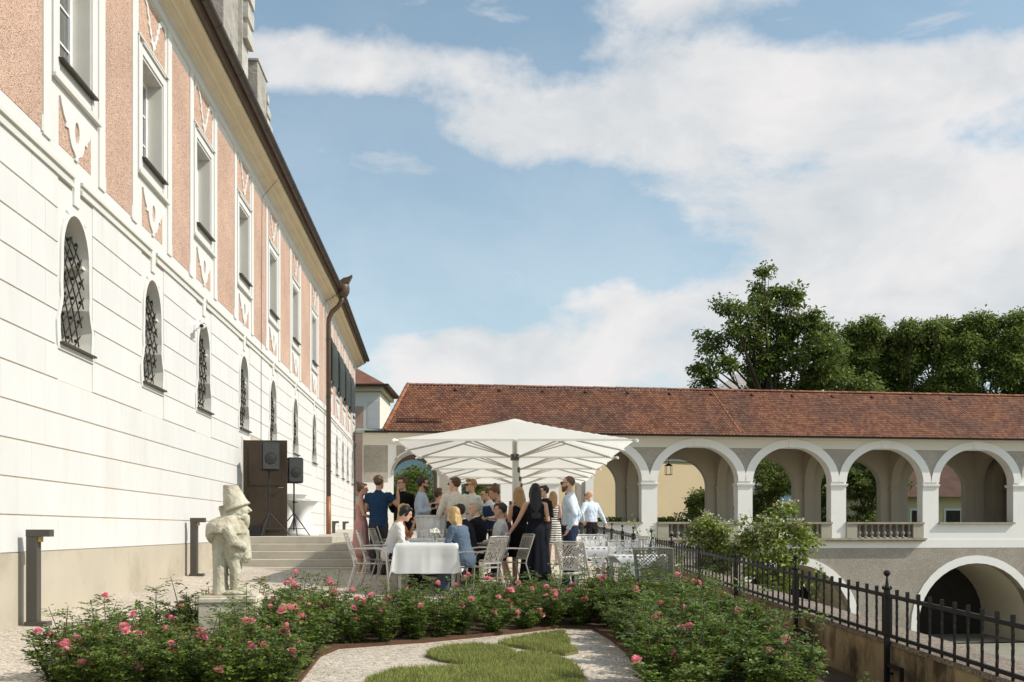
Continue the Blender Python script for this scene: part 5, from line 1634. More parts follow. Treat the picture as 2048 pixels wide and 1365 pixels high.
    secs = [(-.117, .022, .026, .062), (-.105, .040, .042, .050), (-.08, .053, .060, .032), (-.045, .064, .082, .014), (-.01, .070, .092, .002), (.03, .074, .097, -.004), (.065, .069, .091, -.008), (.092, .052, .07, -.011), (.108, .030, .042, -.012), (.114, .012, .018, -.012)]
    body.rings([[hp_(a * hd * math.cos(u), y + b * math.sin(u), z) for u in (2 * math.pi * i / 16 for i in range(16))] for z, a, b, y in secs])
    body.tube([hp_(0, .090, .012), hp_(0, .110, -.022), hp_(0, .092, -.034)], [.009, .0145, .010], 8)
    body.ellip(hp_(0, .088, .028), (.045 * k, .014 * k, .010 * k), HM, n=10, m=6)
    body.ellip(hp_(0, .086, -.064), (.022 * k, .013 * k, .010 * k), HM, n=10, m=6)
    for s in (1, -1): body.ellip(hp_(s * .073 * hd, -.005, -.005), (.010 * k, .018 * k, .030 * k), HM, n=8, m=6)
    for s in (1, -1):
        nm = 'R' if s == 1 else 'L'; an = J['an' + nm]
        body.tube([an + Vector((0, -.04, -.045)), an + Vector((0, .04, -.045)), an + Vector((0, .13, -.055)), an + Vector((0, .19, -.065))], [.036, .038, .034, .020], 10)
    root = link('person', fuse(body, 'person', SK, .0105, 3), None, (X, Y, z0), R(face - 90))
    tag(root, label, 'person', 'guests at the garden party')
    # clothing
    m = MB(); is_dress = top in ('dress', 'strapless', 'longdress')
    if top in ('shirt', 'polo', 'vest', 'suit'):
        torso(m, (.90 if top not in ('polo', 'shirt') else (.84 if top == 'polo' or seated else .978)) * k, 1.468 * k, .014 if top != 'suit' else .024)
        for s in (1, -1): arm(m, s, .015 if top != 'suit' else .022, .45 if top == 'polo' else 1.0, True)
        m.tube([T((0, -.012, 1.44 * k)), T((0, -.006, 1.50 * k))], [.075 * k, .066 * k], 12)
        link({'shirt': 'shirt', 'polo': 'polo_shirt', 'vest': 'shirt', 'suit': 'jacket'}[top], fuse(m, 'shirt', MAT[topc], .0125, 2, (.0065, 30)), root)
        if top in ('suit', 'vest'):
            c = MB(); c.tube([T((0, .0, 1.475 * k)), T((0, .004, 1.515 * k))], [.064 * k, .060 * k], 12); link('collar', c.mesh('collar', MAT['f_white'], smooth=True), root)
        if top == 'vest':
            v = MB(); torso(v, .92 * k, 1.42 * k, .026); link('waistcoat', fuse(v, 'waistcoat', MAT['f_vest'], .0125, 2), root)
    elif top == 'blouse':
        torso(m, (.80 if seated else .86) * k, 1.44 * k, .020)
        for s in (1, -1): arm(m, s, .018, .8)
        link('blouse', fuse(m, 'blouse', MAT[topc], .0125, 2, (.006, 34)), root)
    if is_dress:
        torso(m, .98 * k, (1.33 if top == 'strapless' else 1.425) * k, .012)
        link('bodice', fuse(m, 'bodice', MAT[topc], .0125, 3, (.002, 50)), root)
        if top != 'strapless':
            sbs = MB()
            for s in (1, -1): sbs.tube([T((s * .085 * k, .075 * k, 1.36 * k)), T((s * .092 * k, .0, 1.462 * k)), T((s * .085 * k, -.075 * k, 1.36 * k))], .014, 6)
            link('straps', sbs.mesh('straps', MAT[topc], smooth=True), root)
        hemz = .04 if top == 'longdress' else (.50 if top == 'dress' else .33) * k
        sk = MB(); rr = []
        nS = 9
        if seated:
            for s in (1, -1): leg_m = None
            for i in range(7):
                t = i / 6; yy = -.05 + t * .50 * k; hh = hipz + .03 - .03 * t
                rr.append([Vector((.20 * k * math.cos(u), yy, hh + (.115 - .02 * t) * math.sin(u))) for u in (2 * math.pi * j / 24 for j in range(24))])
            sk.rings(rr)
            sk.rings([[Vector((.19 * k * math.cos(u), .42 * k + (.07) * math.sin(u), z)) for u in (2 * math.pi * j / 24 for j in range(24))] for z in (seat + .12, seat - .05, max(hemz, .2))])
        else:
            for i in range(nS + 1):
                t = i / nS; z = 1.06 * k + (hemz - 1.06 * k) * t
                if z > .86 * k:
                    f = min(1, (1.06 * k - z) / (.12 * k)); a = (.148 + .040 * f) * k * build; b = (.110 + .030 * f) * k * build
                else:
                    f = (.86 * k - z) / max(.86 * k - hemz, .01); sp = .10 if top == 'longdress' else .02
                    a = (.188 + sp * f) * k * build; b = (.140 + (sp + .02) * f) * k * build
                amp = (.018 if top == 'longdress' else .008) * t
                rr.append([Vector(((a + amp * math.sin(11 * u + 2 * t)) * math.cos(u), (b + amp * math.sin(11 * u + 2 * t)) * math.sin(u), z)) for u in (2 * math.pi * j / 66 for j in range(66))])
            sk.rings(rr)
        link('skirt', sk.mesh('skirt', MAT[topc], smooth=True), root)
    if legs == 'trousers' and not is_dress:
        t = MB()
        if seated: t.ellip((0, .02, hipz - .02), (.19 * k * build, .16 * k, .14 * k)); torso(t, .80 * k, 1.0 * k, .012)
        else: torso(t, .80 * k, 1.005 * k, .010)
        for s in (1, -1): leg(t, s, .016, 1, 1)
        link('trousers', fuse(t, 'trousers', MAT[legc], .013, 2, (.0065, 26)), root)
        if not seated and top == 'shirt' and topc == 'f_lightblue':
            bl = MB(); rr = []
            torso(bl, .962 * k, .988 * k, .0185); link('belt', bl.mesh('belt', MAT['f_belt'], smooth=True), root)
        for s in (1, -1):
            nm = 'R' if s == 1 else 'L'; an = J['an' + nm]
            sh = MB().rings([[Vector((an.x + a * math.cos(u), an.y + y + .0 + b * math.sin(u), z)) for u in (2 * math.pi * j / 14 for j in range(14))] for z, a, b, y in ((.0, .045, .135, .065), (.02, .048, .14, .065), (.045, .044, .12, .055), (.075, .04, .075, .01), (.10, .038, .05, -.005))])
            link('shoe', sh.mesh('shoe', MAT['shoe'], smooth=True), root)
    else:
        for s in (1, -1):
            nm = 'R' if s == 1 else 'L'; an = J['an' + nm]
            sh = MB().rings([[Vector((an.x + a * math.cos(u), an.y + y + b * math.sin(u), z)) for u in (2 * math.pi * j / 14 for j in range(14))] for z, a, b, y in ((.0, .040, .125, .065), (.018, .042, .13, .065), (.03, .038, .11, .06))])
            link('shoe', sh.mesh('shoe', MAT['shoe_white' if top == 'strapless' else 'shoe'], smooth=True), root)
    # hair
    if hair != 'bald':
        h = MB()
        def E(x, y, z, r3, n=14, mm=10): h.ellip(hp_(x, y, z), tuple(v * k for v in r3), HM, n=n, m=mm)
        if hair == 'buzz':
            E(0, -.016, .036, (.0765, .096, .088))
        else:
            E(0, -.022, .034, (.083, .098, .097))
            if hair in ('short', 'quiff'):
                for i in range(26):
                    a = random.uniform(-2.6, 2.6); b = random.uniform(.1, 1.35)
                    E(.074 * math.cos(b) * math.sin(a), -.02 - .085 * math.cos(b) * math.cos(a) * -1 * (1 if abs(a) < 2.2 else .9) if False else -.02 + .088 * math.cos(b) * -abs(math.cos(a)), .034 + .088 * math.sin(b), (.024, .024, .018), 7, 5)
                if hair == 'quiff': E(.01, .062, .096, (.055, .04, .030)); E(-.02, .05, .10, (.04, .045, .026))
                else: E(0, .045, .092, (.055, .045, .026))
            if hair in ('bun', 'updo'):
                E(0, -.085 if hair == 'bun' else -.06, .115 if hair == 'bun' else .13, (.045, .045, .04)); E(0, -.07, .0, (.06, .045, .06)); E(0, .04, .085, (.058, .05, .028))
            if hair in ('long', 'verylong', 'bob', 'wavy'):
                L2 = {'bob': .20, 'long': .34, 'wavy': .30, 'verylong': .50}[hair]
                E(0, .035, .085, (.062, .058, .035))
                rr = []
                for i in range(8):
                    t = i / 7
                    p = hp_(0, -.045, .03).lerp(hp_(0, -.055, .03) + Vector((0, -.06 if not seated else -.035, -L2)) * k, t)
                    wdt = (.082 + .025 * math.sin(t * 2.6)) * k * (1 - .35 * max(0, t - .75) * 4 * .6); dp = (.062 - .012 * t) * k
                    rr.append([p + Vector((wdt * math.cos(u) * (1 + .06 * math.sin(5 * u + 3 * t)), dp * math.sin(u) * (1 + .08 * math.sin(7 * u)), 0)) for u in (2 * math.pi * j / 20 for j in range(20))])
                h.rings(rr)
                for s in (1, -1):
                    h.tube([hp_(s * .066, .02, .05), hp_(s * .082, .015, -.03), hp_(s * .085, .0, -.10), hp_(s * .08, -.02, -.18)], [.024 * k, .026 * k, .026 * k, .018 * k], 8)
            if hair == 'ponytail':
                h.tube([hp_(0, -.10, .06), hp_(0, -.145, .02), hp_(0, -.15, -.10), hp_(0, -.13, -.22)], [.03 * k, .04 * k, .04 * k, .015 * k], 10); E(0, .04, .085, (.058, .05, .03))
            if hair == 'crop': E(0, .035, .088, (.066, .06, .036)); E(0, -.06, -.02, (.07, .05, .06)); E(.06, .01, 0, (.02, .04, .05)); E(-.06, .01, 0, (.02, .04, .05))
        link('hair', fuse(h, 'hair', MAT[hairc], .0095, 1, (.0035, 95)), root)
    if beard:
        b = MB(); b.rings([[hp_(a * math.cos(u), y + c * math.sin(u), z) for u in (math.pi * i / 14 for i in range(-1, 16))] for z, a, c, y in ((-.135, .02, .02, .065), (-.118, .042, .044, .055), (-.09, .058, .064, .034), (-.055, .069, .086, .012), (-.02, .0735, .02, .0))])
        b.ellip(hp_(0, .098, -.048), (.03 * k, .012 * k, .008 * k), HM, n=8, m=6)
        link('beard', fuse(b, 'beard', MAT[beard], .0085, 1, (.002, 90)), root)
    if glasses:
        g = MB(); fm = {'dark': 'lens', 'white': 'frame_white', 'yellow': 'frame_yellow', 'clear': 'lens'}[glasses]
        if glasses != 'clear':
            for s in (1, -1): g.ellip(hp_(s * .034, .104, .008), (.030 * k, .010 * k, .023 * k), HM, n=12, m=6)
            link('lenses', g.mesh('lenses', MAT['lens'], smooth=True), root)
        f = MB()
        for s in (1, -1):
            f.tube([hp_(s * .064, .100, .014), hp_(s * .083, .05, .014), hp_(s * .082, -.01, .010)], .004, 5)
            f.tube([hp_(s * .034 + .031 * math.cos(u), .113, .008 + .024 * math.sin(u)) for u in (2 * math.pi * i / 12 for i in range(13))], .0032, 4)
        f.tube([hp_(-.012, .114, .012), hp_(.012, .114, .012)], .0035, 5)
        link('glasses', f.mesh('glasses', MAT[fm]), root)
    if glasses in (None, 'clear'):
        g = MB()
        for s in (1, -1): g.ellip(hp_(s * .032, .0905, .010), (.012 * k, .006 * k, .006 * k), HM, n=8, m=5)
        link('eyes', g.mesh('eyes', MAT['eyeball'], smooth=True), root)
    if extra == 'bowtie':
        g = MB(); c = T((0, .062 * k, 1.475 * k)); g.cbox(c, (.03, .02, .03))
        for s in (1, -1): g.rings([[c + Vector((s * .012, y, z)) for y, z in ((-.006, -.012), (.008, -.012), (.008, .012), (-.006, .012))], [c + Vector((s * .06, y, z)) for y, z in ((-.006, -.028), (.008, -.028), (.008, .028), (-.006, .028))]])
        link('bow_tie', g.mesh('bow_tie', MAT['f_red'], recalc=True), root)
    if extra == 'tie':
        g = MB(); g.tube([T((0, .075 * k, 1.465 * k)), T((0, .135 * k, 1.30 * k)), T((0, .135 * k, 1.1 * k))], [.018, .024, .03], 6); link('tie', g.mesh('tie', MAT['f_charcoal'], smooth=True), root)
    if extra == 'wineglass':
        w = J['wrR']; p = Matrix.Rotation(R(face - 90), 3, 'Z') @ (w + Vector((0, .09, -.03)))
        o = link('wine_glass', GL['wine'], None, Vector((X, Y, z0)) + p - Vector((0, 0, .05)))
        tag(o, 'wine glass held by the young man in the black shirt', 'glass', None)
    return root, J, z0
def XY(px, Y): return (px - CX) / F * Y, Y
def crowd():
    P = person
    x, y = XY(722, 18.35); P('young woman with hair bun in a strapless pink dress at the steps', x, y, 8, 1.66, 'f', arms=('lap', 'lap'), top='strapless', topc='f_pink', legs=None, hair='bun', hairc='hair_brown', skin='mid', head=(-8, 0))
    x, y = XY(757, 18.2); P('man in navy polo shirt, his back turned, raising two fingers', x, y, 74, 1.80, 'm', arms=(((.15, .10, -.19), (-.02, .03, .26)), 'bent'), top='polo', topc='f_navy', legc='f_charcoal', hair='short', hairc='hair_brown', skin='mid', hand='two', head=(-10, 4))
    x, y = XY(806, 19.2); P('young man in black shirt and glasses holding wine', x, y, 236, 1.80, 'm', arms=('hold', 'bent'), top='shirt', topc='f_black', hair='quiff', hairc='hair_auburn', glasses='clear', extra='wineglass', head=(-10, 4))
    x, y = XY(843, 18.6); P('bearded man in blue shirt and sunglasses at the standing table', x, y, 8, 1.80, 'm', arms=('bent', 'bent'), top='shirt', topc='f_blue', hair='short', hairc='hair_dark', glasses='dark', beard='hair_dark', skin='mid', head=(0, 4))
    x, y = XY(876, 19.6); P('woman with pinned brown hair in a low-backed black dress behind the standing table', x, y, 70, 1.62, 'f', arms=('bent', 'bent'), top='dress', topc='f_black', legs=None, hair='crop', hairc='hair_brown', skin='fair', head=(-25, 8))
    x, y = XY(914, 18.1); P('man in cream shirt and white sunglasses leaning on the standing table', x, y, 118, 1.82, 'm', lean=6, arms=('bent', 'lean'), top='shirt', topc='f_cream', hair='short', hairc='hair_brown', glasses='white', head=(38, 6), build=1.04)
    x, y = XY(944, 18.9); P('blond man in white shirt and dark sunglasses facing the standing table', x, y, 222, 1.80, 'm', arms=('bent', 'bent'), top='shirt', topc='f_white', hair='quiff', hairc='hair_honey', glasses='dark', head=(-6, 4))
    P('seated dark haired woman in white lace blouse leaning over the tablecloth', -1.93, 15.62, 6, 1.68, 'f', seated=True, lean=20, arms=('table', 'table'), top='blouse', topc='f_lace', legs='trousers', legc='f_trouser', hair='crop', hairc='hair_black', skin='fair', head=(0, -16))
    P('seated blond woman in orange top behind the woman in lace', -1.98, 16.55, 2, 1.68, 'f', seated=True, lean=14, arms=('table', 'chin'), top='blouse', topc='f_orange', legs='trousers', legc='f_charcoal', hair='wavy', hairc='hair_blond', head=(0, 6))
    P('seated blond woman in slate blue dress with her back to the roses', -.70, 14.98, 148, 1.70, 'f', seated=True, lean=16, arms=('table', 'table'), top='blouse', topc='f_slate', legs='trousers', legc='f_slate', hair='bob', hairc='hair_blond', head=(0, -6))
    P('seated dark haired man in a dark suit beside the blond woman', -.66, 16.05, 172, 1.76, 'm', seated=True, lean=14, arms=('table', 'table'), top='suit', topc='f_suit', hair='short', hairc='hair_dark', head=(-30, 4))
    P('seated grey haired man in dark suit and white collar', -.57, 17.15, 160, 1.78, 'm', seated=True, lean=4, arms=('lap', 'lap'), top='suit', topc='f_suit', hair='short', hairc='hair_grey', head=(40, 0))
    x, y = XY(998, 16.7); P('seated man in pale grey shirt and tie turning to the left', x, y, 176, 1.76, 'm', seated=True, lean=-4, arms=('lap', 'lap'), top='shirt', topc='f_shirtgrey', hair='short', hairc='hair_dark', extra='tie', skin='mid', head=(10, 0))
    x, y = XY(990, 18.6); P('man in blue waistcoat and yellow glasses behind the seated guests', x, y, 205, 1.66, 'm', lean=14, arms=('bent', 'bent'), top='vest', topc='f_white', hair='short', hairc='hair_brown', glasses='yellow', head=(0, 2))
    x, y = XY(1010, 17.9); P('woman with piled brown curls in a burgundy dress bending to talk', x, y, 192, 1.70, 'f', lean=14, arms=('bent', 'bent'), top='dress', topc='f_burg', legs=None, hair='updo', hairc='hair_auburn', skin='mid', head=(10, -14))
    x, y = XY(1040, 17.0); P('woman with long blond hair in a short black dress', x, y, 105, 1.66, 'f', lean=4, arms=('bent', 'bent'), top='dress', topc='f_black', legs=None, hair='long', hairc='hair_honey', skin='mid', head=(8, -8))
    x, y = XY(1071, 16.4); P('woman with very long black hair in a floor-length dark dress holding a chair', x, y, 96, 1.72, 'f', arms=('bent', ((.13, .02, -.26), (.16, .06, -.25))), top='longdress', topc='f_dress', legs=None, hair='verylong', hairc='hair_black', skin='mid', head=(0, 4))
    x, y = XY(1090, 20.6); P('dark haired man in sunglasses glimpsed behind the long haired woman', x, y, 200, 1.74, 'm', arms=('bent', 'bent'), top='shirt', topc='f_suit', hair='short', hairc='hair_dark', glasses='dark')
    x, y = XY(1106, 22.4); P('blond woman in a black and white striped dress', x, y, 82, 1.64, 'f', arms=('bent', 'bent'), top='dress', topc='f_stripe', legs=None, hair='wavy', hairc='hair_honey', skin='mid', head=(-12, 0))
    x, y = XY(1140, 16.6); P('man with shaved sides and red bow tie in pale blue shirt, hand in pocket', x, y, 170, 1.86, 'm', arms=('pocket', 'pocket'), top='shirt', topc='f_lightblue', legc='f_navytr', hair='buzz', hairc='hair_buzz', glasses='dark', beard='hair_buzz', extra='bowtie', stride=.10, head=(0, 2))
    x, y = XY(1182, 23.6); P('bald man in pale blue shirt resting one arm on the railing', x, y, 128, 1.70, 'm', lean=3, arms=('back', 'hip'), top='shirt', topc='f_lightblue', legc='f_trouser', hair='bald', glasses='dark', head=(35, 2))
crowd()
# ------------------------------------------------------------------ plants
mat('leaf_tree', (.150, .195, .042), .5, .3, .8, 0, spec=.35, isl=.5, trans=.42)
mat('leaf_plane', (.18, .225, .05), .5, .3, .8, 0, spec=.35, isl=.5, trans=.42)
mat('leaf_shrub', (.22, .275, .05), .5, .25, 3, 0, spec=.35, isl=.45, trans=.3)
mat('leaf_red', (.13, .045, .022), .5, .25, 5, 0, isl=.4, trans=.2)
mat('umbel', (.55, .52, .36), .8, .15, 8, isl=.2)
mat('bark', (.085, .065, .048), .95, .25, 3, .8, 20, bdist=.03)
mat('rose_stem', (.05, .07, .022), .7, .2, 9)
mat('petal', (.93, .40, .47), .6, .12, 30, 0, spec=.2, isl=.3, trans=.25)
mat('petal_deep', (.85, .24, .31), .6, .12, 30, 0, spec=.2, isl=.3, trans=.25)
mat('grass', (.30, .32, .10), .7, .25, 4, 0, spec=.25, isl=.45, trans=.3)
mat('turf', (.15, .15, .06), .95, .3, 5, .5, 60)
def unit(v): return v / np.maximum(np.linalg.norm(v, axis=1, keepdims=True), 1e-9)
def leaf_quads(C, D, Nn, L_, W_, fold=.25):
    """folded leaves: base, two shoulders, tip and a sunken midrib -> 2 quads each"""
    D = unit(D); S_ = unit(np.cross(D, Nn)); N2 = np.cross(S_, D)
    L_ = L_[:, None]; W_ = W_[:, None]
    base = C; tip = C + D * L_; mid = C + D * L_ * .5
    l = mid - S_ * W_ * .5 + N2 * W_ * fold; r = mid + S_ * W_ * .5 + N2 * W_ * fold
    m1 = C + D * L_ * .5
    V = np.stack([base, l, tip, r, m1], axis=1).reshape(-1, 3)
    n = len(C); i = np.arange(n)[:, None] * 5
    Fq = np.concatenate([i + np.array([[0, 4, 2, 1]]), i + np.array([[0, 3, 2, 4]])], axis=0)
    return V, Fq
def rand_dirs(n, r): 
    v = r.normal(size=(n, 3)); return unit(v)
# ---- rose bushes
def rose_flower(material, seed, size=.042):
    r = random.Random(seed); V = []; Fq = []
    for ring, (n, rad, tilt, up) in enumerate(((4, .18, 1.25, .55), (5, .42, 1.0, .45), (6, .72, .62, .30), (7, 1.0, .28, .12))):
        for k in range(n):
            a = 2 * math.pi * (k + .5 * ring + r.uniform(-.1, .1)) / n
            ca, sa = math.cos(a), math.sin(a); w = .62 + .12 * ring
            rows = []
            for t, ww in ((0, .25), (.55, 1.0), (1.0, .75)):
                rr = size * (rad * (.25 + .75 * t)); z = size * (up + math.sin(tilt) * t * .75 - (.12 * t * t if ring == 3 else 0))
                rows.append([(rr * ca - s * ww * w * size * .62 * sa, rr * sa + s * ww * w * size * .62 * ca, z + abs(s) * .08 * size) for s in (-1, 0, 1)])
            i = len(V)
            for row in rows: V += row
            for y in range(2):
                for x in range(2): Fq.append((i + y * 3 + x, i + y * 3 + x + 1, i + y * 3 + x + 4, i + y * 3 + x + 3))
    return np_mesh('rose_bloom', V, Fq, material, True)
BLOOMS = [rose_flower(MAT['petal'], 1, .045), rose_flower(MAT['petal'], 2, .035), rose_flower(MAT['petal_deep'], 3, .018)]
def rose_proto(seed, h=.56, spread=.30, ncomp=400):
    r = np.random.default_rng(seed); pr = random.Random(seed)
    st = MB(); tips = []; paths = []
    for k in range(15):
        a = pr.uniform(0, 6.28); o = pr.uniform(.15, 1.0) * spread; hh = h * pr.uniform(.62, 1.05) * (1 - .22 * o / spread)
        if k == 0: hh = h * 1.25
        p0 = Vector((pr.uniform(-.05, .05), pr.uniform(-.05, .05), -.03)); p2 = Vector((o * math.cos(a), o * math.sin(a), hh))
        p1 = Vector((p2.x * .55, p2.y * .55, hh * .55)) + Vector((pr.uniform(-.03, .03), pr.uniform(-.03, .03), 0))
        pts = [p0, p0.lerp(p1, .5), p1, p1.lerp(p2, .5) + Vector((0, 0, .01)), p2]
        st.tube(pts, [.006, .005, .0045, .004, .0025], 5); paths.append(pts); tips.append(p2)
    # compound leaves: five leaflets on each stalk, along the canes
    C = []; D = []
    for k in range(ncomp):
        pts = pr.choice(paths); t = 1 - (pr.random() ** 1.4) * .82
        q = t * 4; i = min(int(q), 3); p = pts[i].lerp(pts[i + 1], q - i)
        a = pr.uniform(0, 6.28); d = Vector((math.cos(a), math.sin(a), pr.uniform(-.25, .55))).normalized()
        C.append(p); D.append(d)
    lc = []; ld = []; ln = []; ll = []
    for p, d in zip(C, D):
        s = d.cross(Vector((0, 0, 1))).normalized(); n_ = s.cross(d)
        ln_ = pr.uniform(.05, .085); sz = pr.uniform(.028, .043)
        for (t, sd, f) in ((1.0, 0, 1.1), (.72, 1, 1), (.72, -1, 1), (.40, 1, .85), (.40, -1, .85)):
            lc.append(p + d * ln_ * t); ld.append((d * (.55 if sd else 1) + s * sd * .85 + Vector((0, 0, pr.uniform(-.35, .1))))); ln.append(n_ + Vector((pr.uniform(-.4, .4), pr.uniform(-.4, .4), 0))); ll.append(sz * f)
    lc = np.array(lc); ld = np.array(ld); ln = np.array(ln); ll = np.array(ll)
    V, Fq = leaf_quads(lc, ld, ln, ll, ll * .66)
    k = 26; tp = np.array([tuple(t) for t in tips])[r.integers(0, len(tips), k)] + r.normal(size=(k, 3)) * .022
    V2, F2 = leaf_quads(tp, rand_dirs(k, r) + np.array([0, 0, .5]), rand_dirs(k, r) + np.array([0, 0, 1.]), np.full(k, .032), np.full(k, .02))
    return st.mesh('canes', MAT['rose_stem']), np_mesh('foliage', V, Fq, MAT['leaf_rose']), tips, np_mesh('young_leaves', V2, F2, MAT['leaf_red'])
ROSES = [rose_proto(11), rose_proto(12, .50, .32), rose_proto(13, .60, .27), rose_proto(14, .46, .34, 300), rose_proto(15, .54, .30)]
nrose = [0]
def rose_bush(X, Y, label, group, scale=1.0, nfl=3, zoff=0.0):
    pr = random.Random(1000 + nrose[0]); nrose[0] += 1
    canes, fol, tips, young = pr.choice(ROSES)
    e = empty('rose_bush', (X, Y, ground(X, Y) + zoff), pr.uniform(0, 6.28), label, 'rose bush', group)
    s = scale * pr.uniform(.9, 1.12); e.scale = (s * pr.uniform(.95, 1.1), s * pr.uniform(.95, 1.1), s)
    link('canes', canes, e); link('foliage', fol, e); link('young_leaves', young, e)
    ts = tips[:]; pr.shuffle(ts)
    for k in range(nfl):
        t = ts[k % len(ts)]
        c = 1 + (pr.random() < .4) + (pr.random() < .2)
        for q in range(c):
            o = link('bloom', BLOOMS[pr.choice((0, 0, 0, 1, 1, 2))], e, t + Vector((pr.uniform(-.05, .05) * (q > 0), pr.uniform(-.05, .05) * (q > 0), .0 + pr.uniform(-.05, .02))))
            o.rotation_euler = (pr.uniform(-.7, .7), pr.uniform(-.7, .7), pr.uniform(0, 6))
            o.scale = (pr.uniform(.8, 1.15),) * 3
def poly_fill(poly, dmin, seed, n=6000):
    pr = random.Random(seed); xs = [p[0] for p in poly]; ys = [p[1] for p in poly]; out = []
    def inside(x, y):
        c = False
        for (x1, y1), (x2, y2) in zip(poly, poly[1:] + poly[:1]):
            if (y1 > y) != (y2 > y) and x < (x2 - x1) * (y - y1) / (y2 - y1) + x1: c = not c
        return c
    for _ in range(n):
        x = pr.uniform(min(xs), max(xs)); y = pr.uniform(min(ys), max(ys))
        if inside(x, y) and all((x - a) ** 2 + (y - b) ** 2 > dmin * dmin for a, b in out): out.append((x, y))
    return out
def G2(px, py): v = gpt(px, py); return (v.x, v.y)
INNER = [G2(*p) for p in ((545, 1420), (600, 1365), (640, 1314), (678, 1298), (850, 1286), (1000, 1270), (1120, 1257), (1185, 1259), (1222, 1280), (1250, 1305), (1292, 1365), (1325, 1425))]
OUT_L = [G2(*p) for p in ((60, 1420), (105, 1375), (190, 1335), (300, 1296), (420, 1268), (520, 1250))]
def ground_sheet(poly, h, name, material, skirt=.05):
    tris = tessellate_polygon([[Vector((p[0], p[1], 0)) for p in poly]])
    b = MB(); n = len(poly)
    b.v = [(x, y, ground(x, y) + h) for x, y in poly] + [(x, y, ground(x, y) + h - skirt) for x, y in poly]
    for a, c, d in tris:
        (x0, y0), (x1, y1), (x2, y2) = poly[a], poly[c], poly[d]
        b.f.append((a, c, d) if (x1 - x0) * (y2 - y0) - (y1 - y0) * (x2 - x0) > 0 else (a, d, c)); b.m.append(0)
    for k in range(n):
        b.f.append((k, (k + 1) % n, n + (k + 1) % n, n + k)); b.m.append(0)
    return b.build(name, material)
def build_beds():
    left = OUT_L + [G2(600, 1256), G2(678, 1298)] + [INNER[2], INNER[1], INNER[0]]
    front = [INNER[3]] + INNER[4:8] + [G2(1230, 1208), G2(1060, 1228), G2(900, 1237), G2(750, 1246), G2(600, 1256)]
    yb = 12.9
    right = INNER[7:] + [G2(1640, 1430), G2(1570, 1385), G2(1490, 1318), G2(1420, 1262), G2(1365, 1215), G2(1335, 1192), G2(1230, 1208)]
    for p, nm in ((left, 'bed_soil'), (front, 'bed_soil'), (right, 'bed_soil')):
        o = ground_sheet(p, .028, nm, MAT['soil']); tag(o, kind='structure')
    # sunken strip of soil along the foot of the parapet
    b = MB(); ys = [4.5 + .25 * k for k in range(36)]
    for a, c in zip(ys[:-1], ys[1:]):
        for i in range(8):
            def q(Y, i): X = fx(Y) + .03 - 1.5 * (1 - i / 8); return (X, Y, ground(X, Y) + dip(X, Y) + (.02 if dip(X, Y) < -.02 else -.08))
            b.quad(q(a, i), q(a, i + 1), q(c, i + 1), q(c, i))
    o = b.build('bed_soil', MAT['soil']); tag(o, kind='structure')
    for k in (0, 1, 3, 6, 8):
        Y = 7.6 + .62 * k; X = fx(Y) - .45 - random.uniform(0, .3); rose_bush(X, Y, 'low rose bush growing right at the foot of the parapet wall', 'low roses at the parapet foot', .42 + .03 * k, 0, dip(X, Y))
    # rusty steel edging round the inner court
    e = MB(); t = .006
    for a, b in zip(INNER[:-1], INNER[1:]):
        za = ground(*a) + .032; zb = ground(*b) + .032
        d = Vector((b[0] - a[0], b[1] - a[1], 0)).normalized(); nn = Vector((-d.y, d.x, 0)) * t
        A = Vector((a[0], a[1], za)); B = Vector((b[0], b[1], zb)); dn = Vector((0, 0, -.14))
        e.rings([[A - nn, A + nn, A + nn + dn, A - nn + dn], [B - nn, B + nn, B + nn + dn, B - nn + dn]])
    o = e.build('steel_edging', MAT['corten'], recalc=True); tag(o, 'rusty steel strip edging the rose beds around the inner gravel', 'edging')
    def shrink(p, f=.90):
        cx = sum(q[0] for q in p) / len(p); cy = sum(q[1] for q in p) / len(p)
        return [(cx + (x - cx) * f, cy + (y - cy) * f) for x, y in p]
    st = at(462, 1190, 9.0)
    for x, y in poly_fill(shrink(left, .96), .31, 21):
        if abs(x - st.x) < .36 and -.36 < y - st.y < .5: continue
        rose_bush(x, y, 'pink blooming rose bush in the bed around the dwarf statue', 'rose bushes by the statue', .88, random.choice((1, 2, 3, 3)))
    for x, y in poly_fill(shrink(front, .97), .30, 22):
        rose_bush(x, y, 'pink blooming rose bush in the bed before the dining table', 'rose bushes before the dining table', .80, random.choice((1, 2, 2, 3)))
    for x, y in poly_fill(shrink(right, .97), .34, 23):
        rose_bush(x, y, 'sparsely blooming rose bush in the bed beneath the parapet wall', 'rose bushes beneath the parapet wall', 1.0, random.choice((0, 1, 1, 2)))
build_beds()
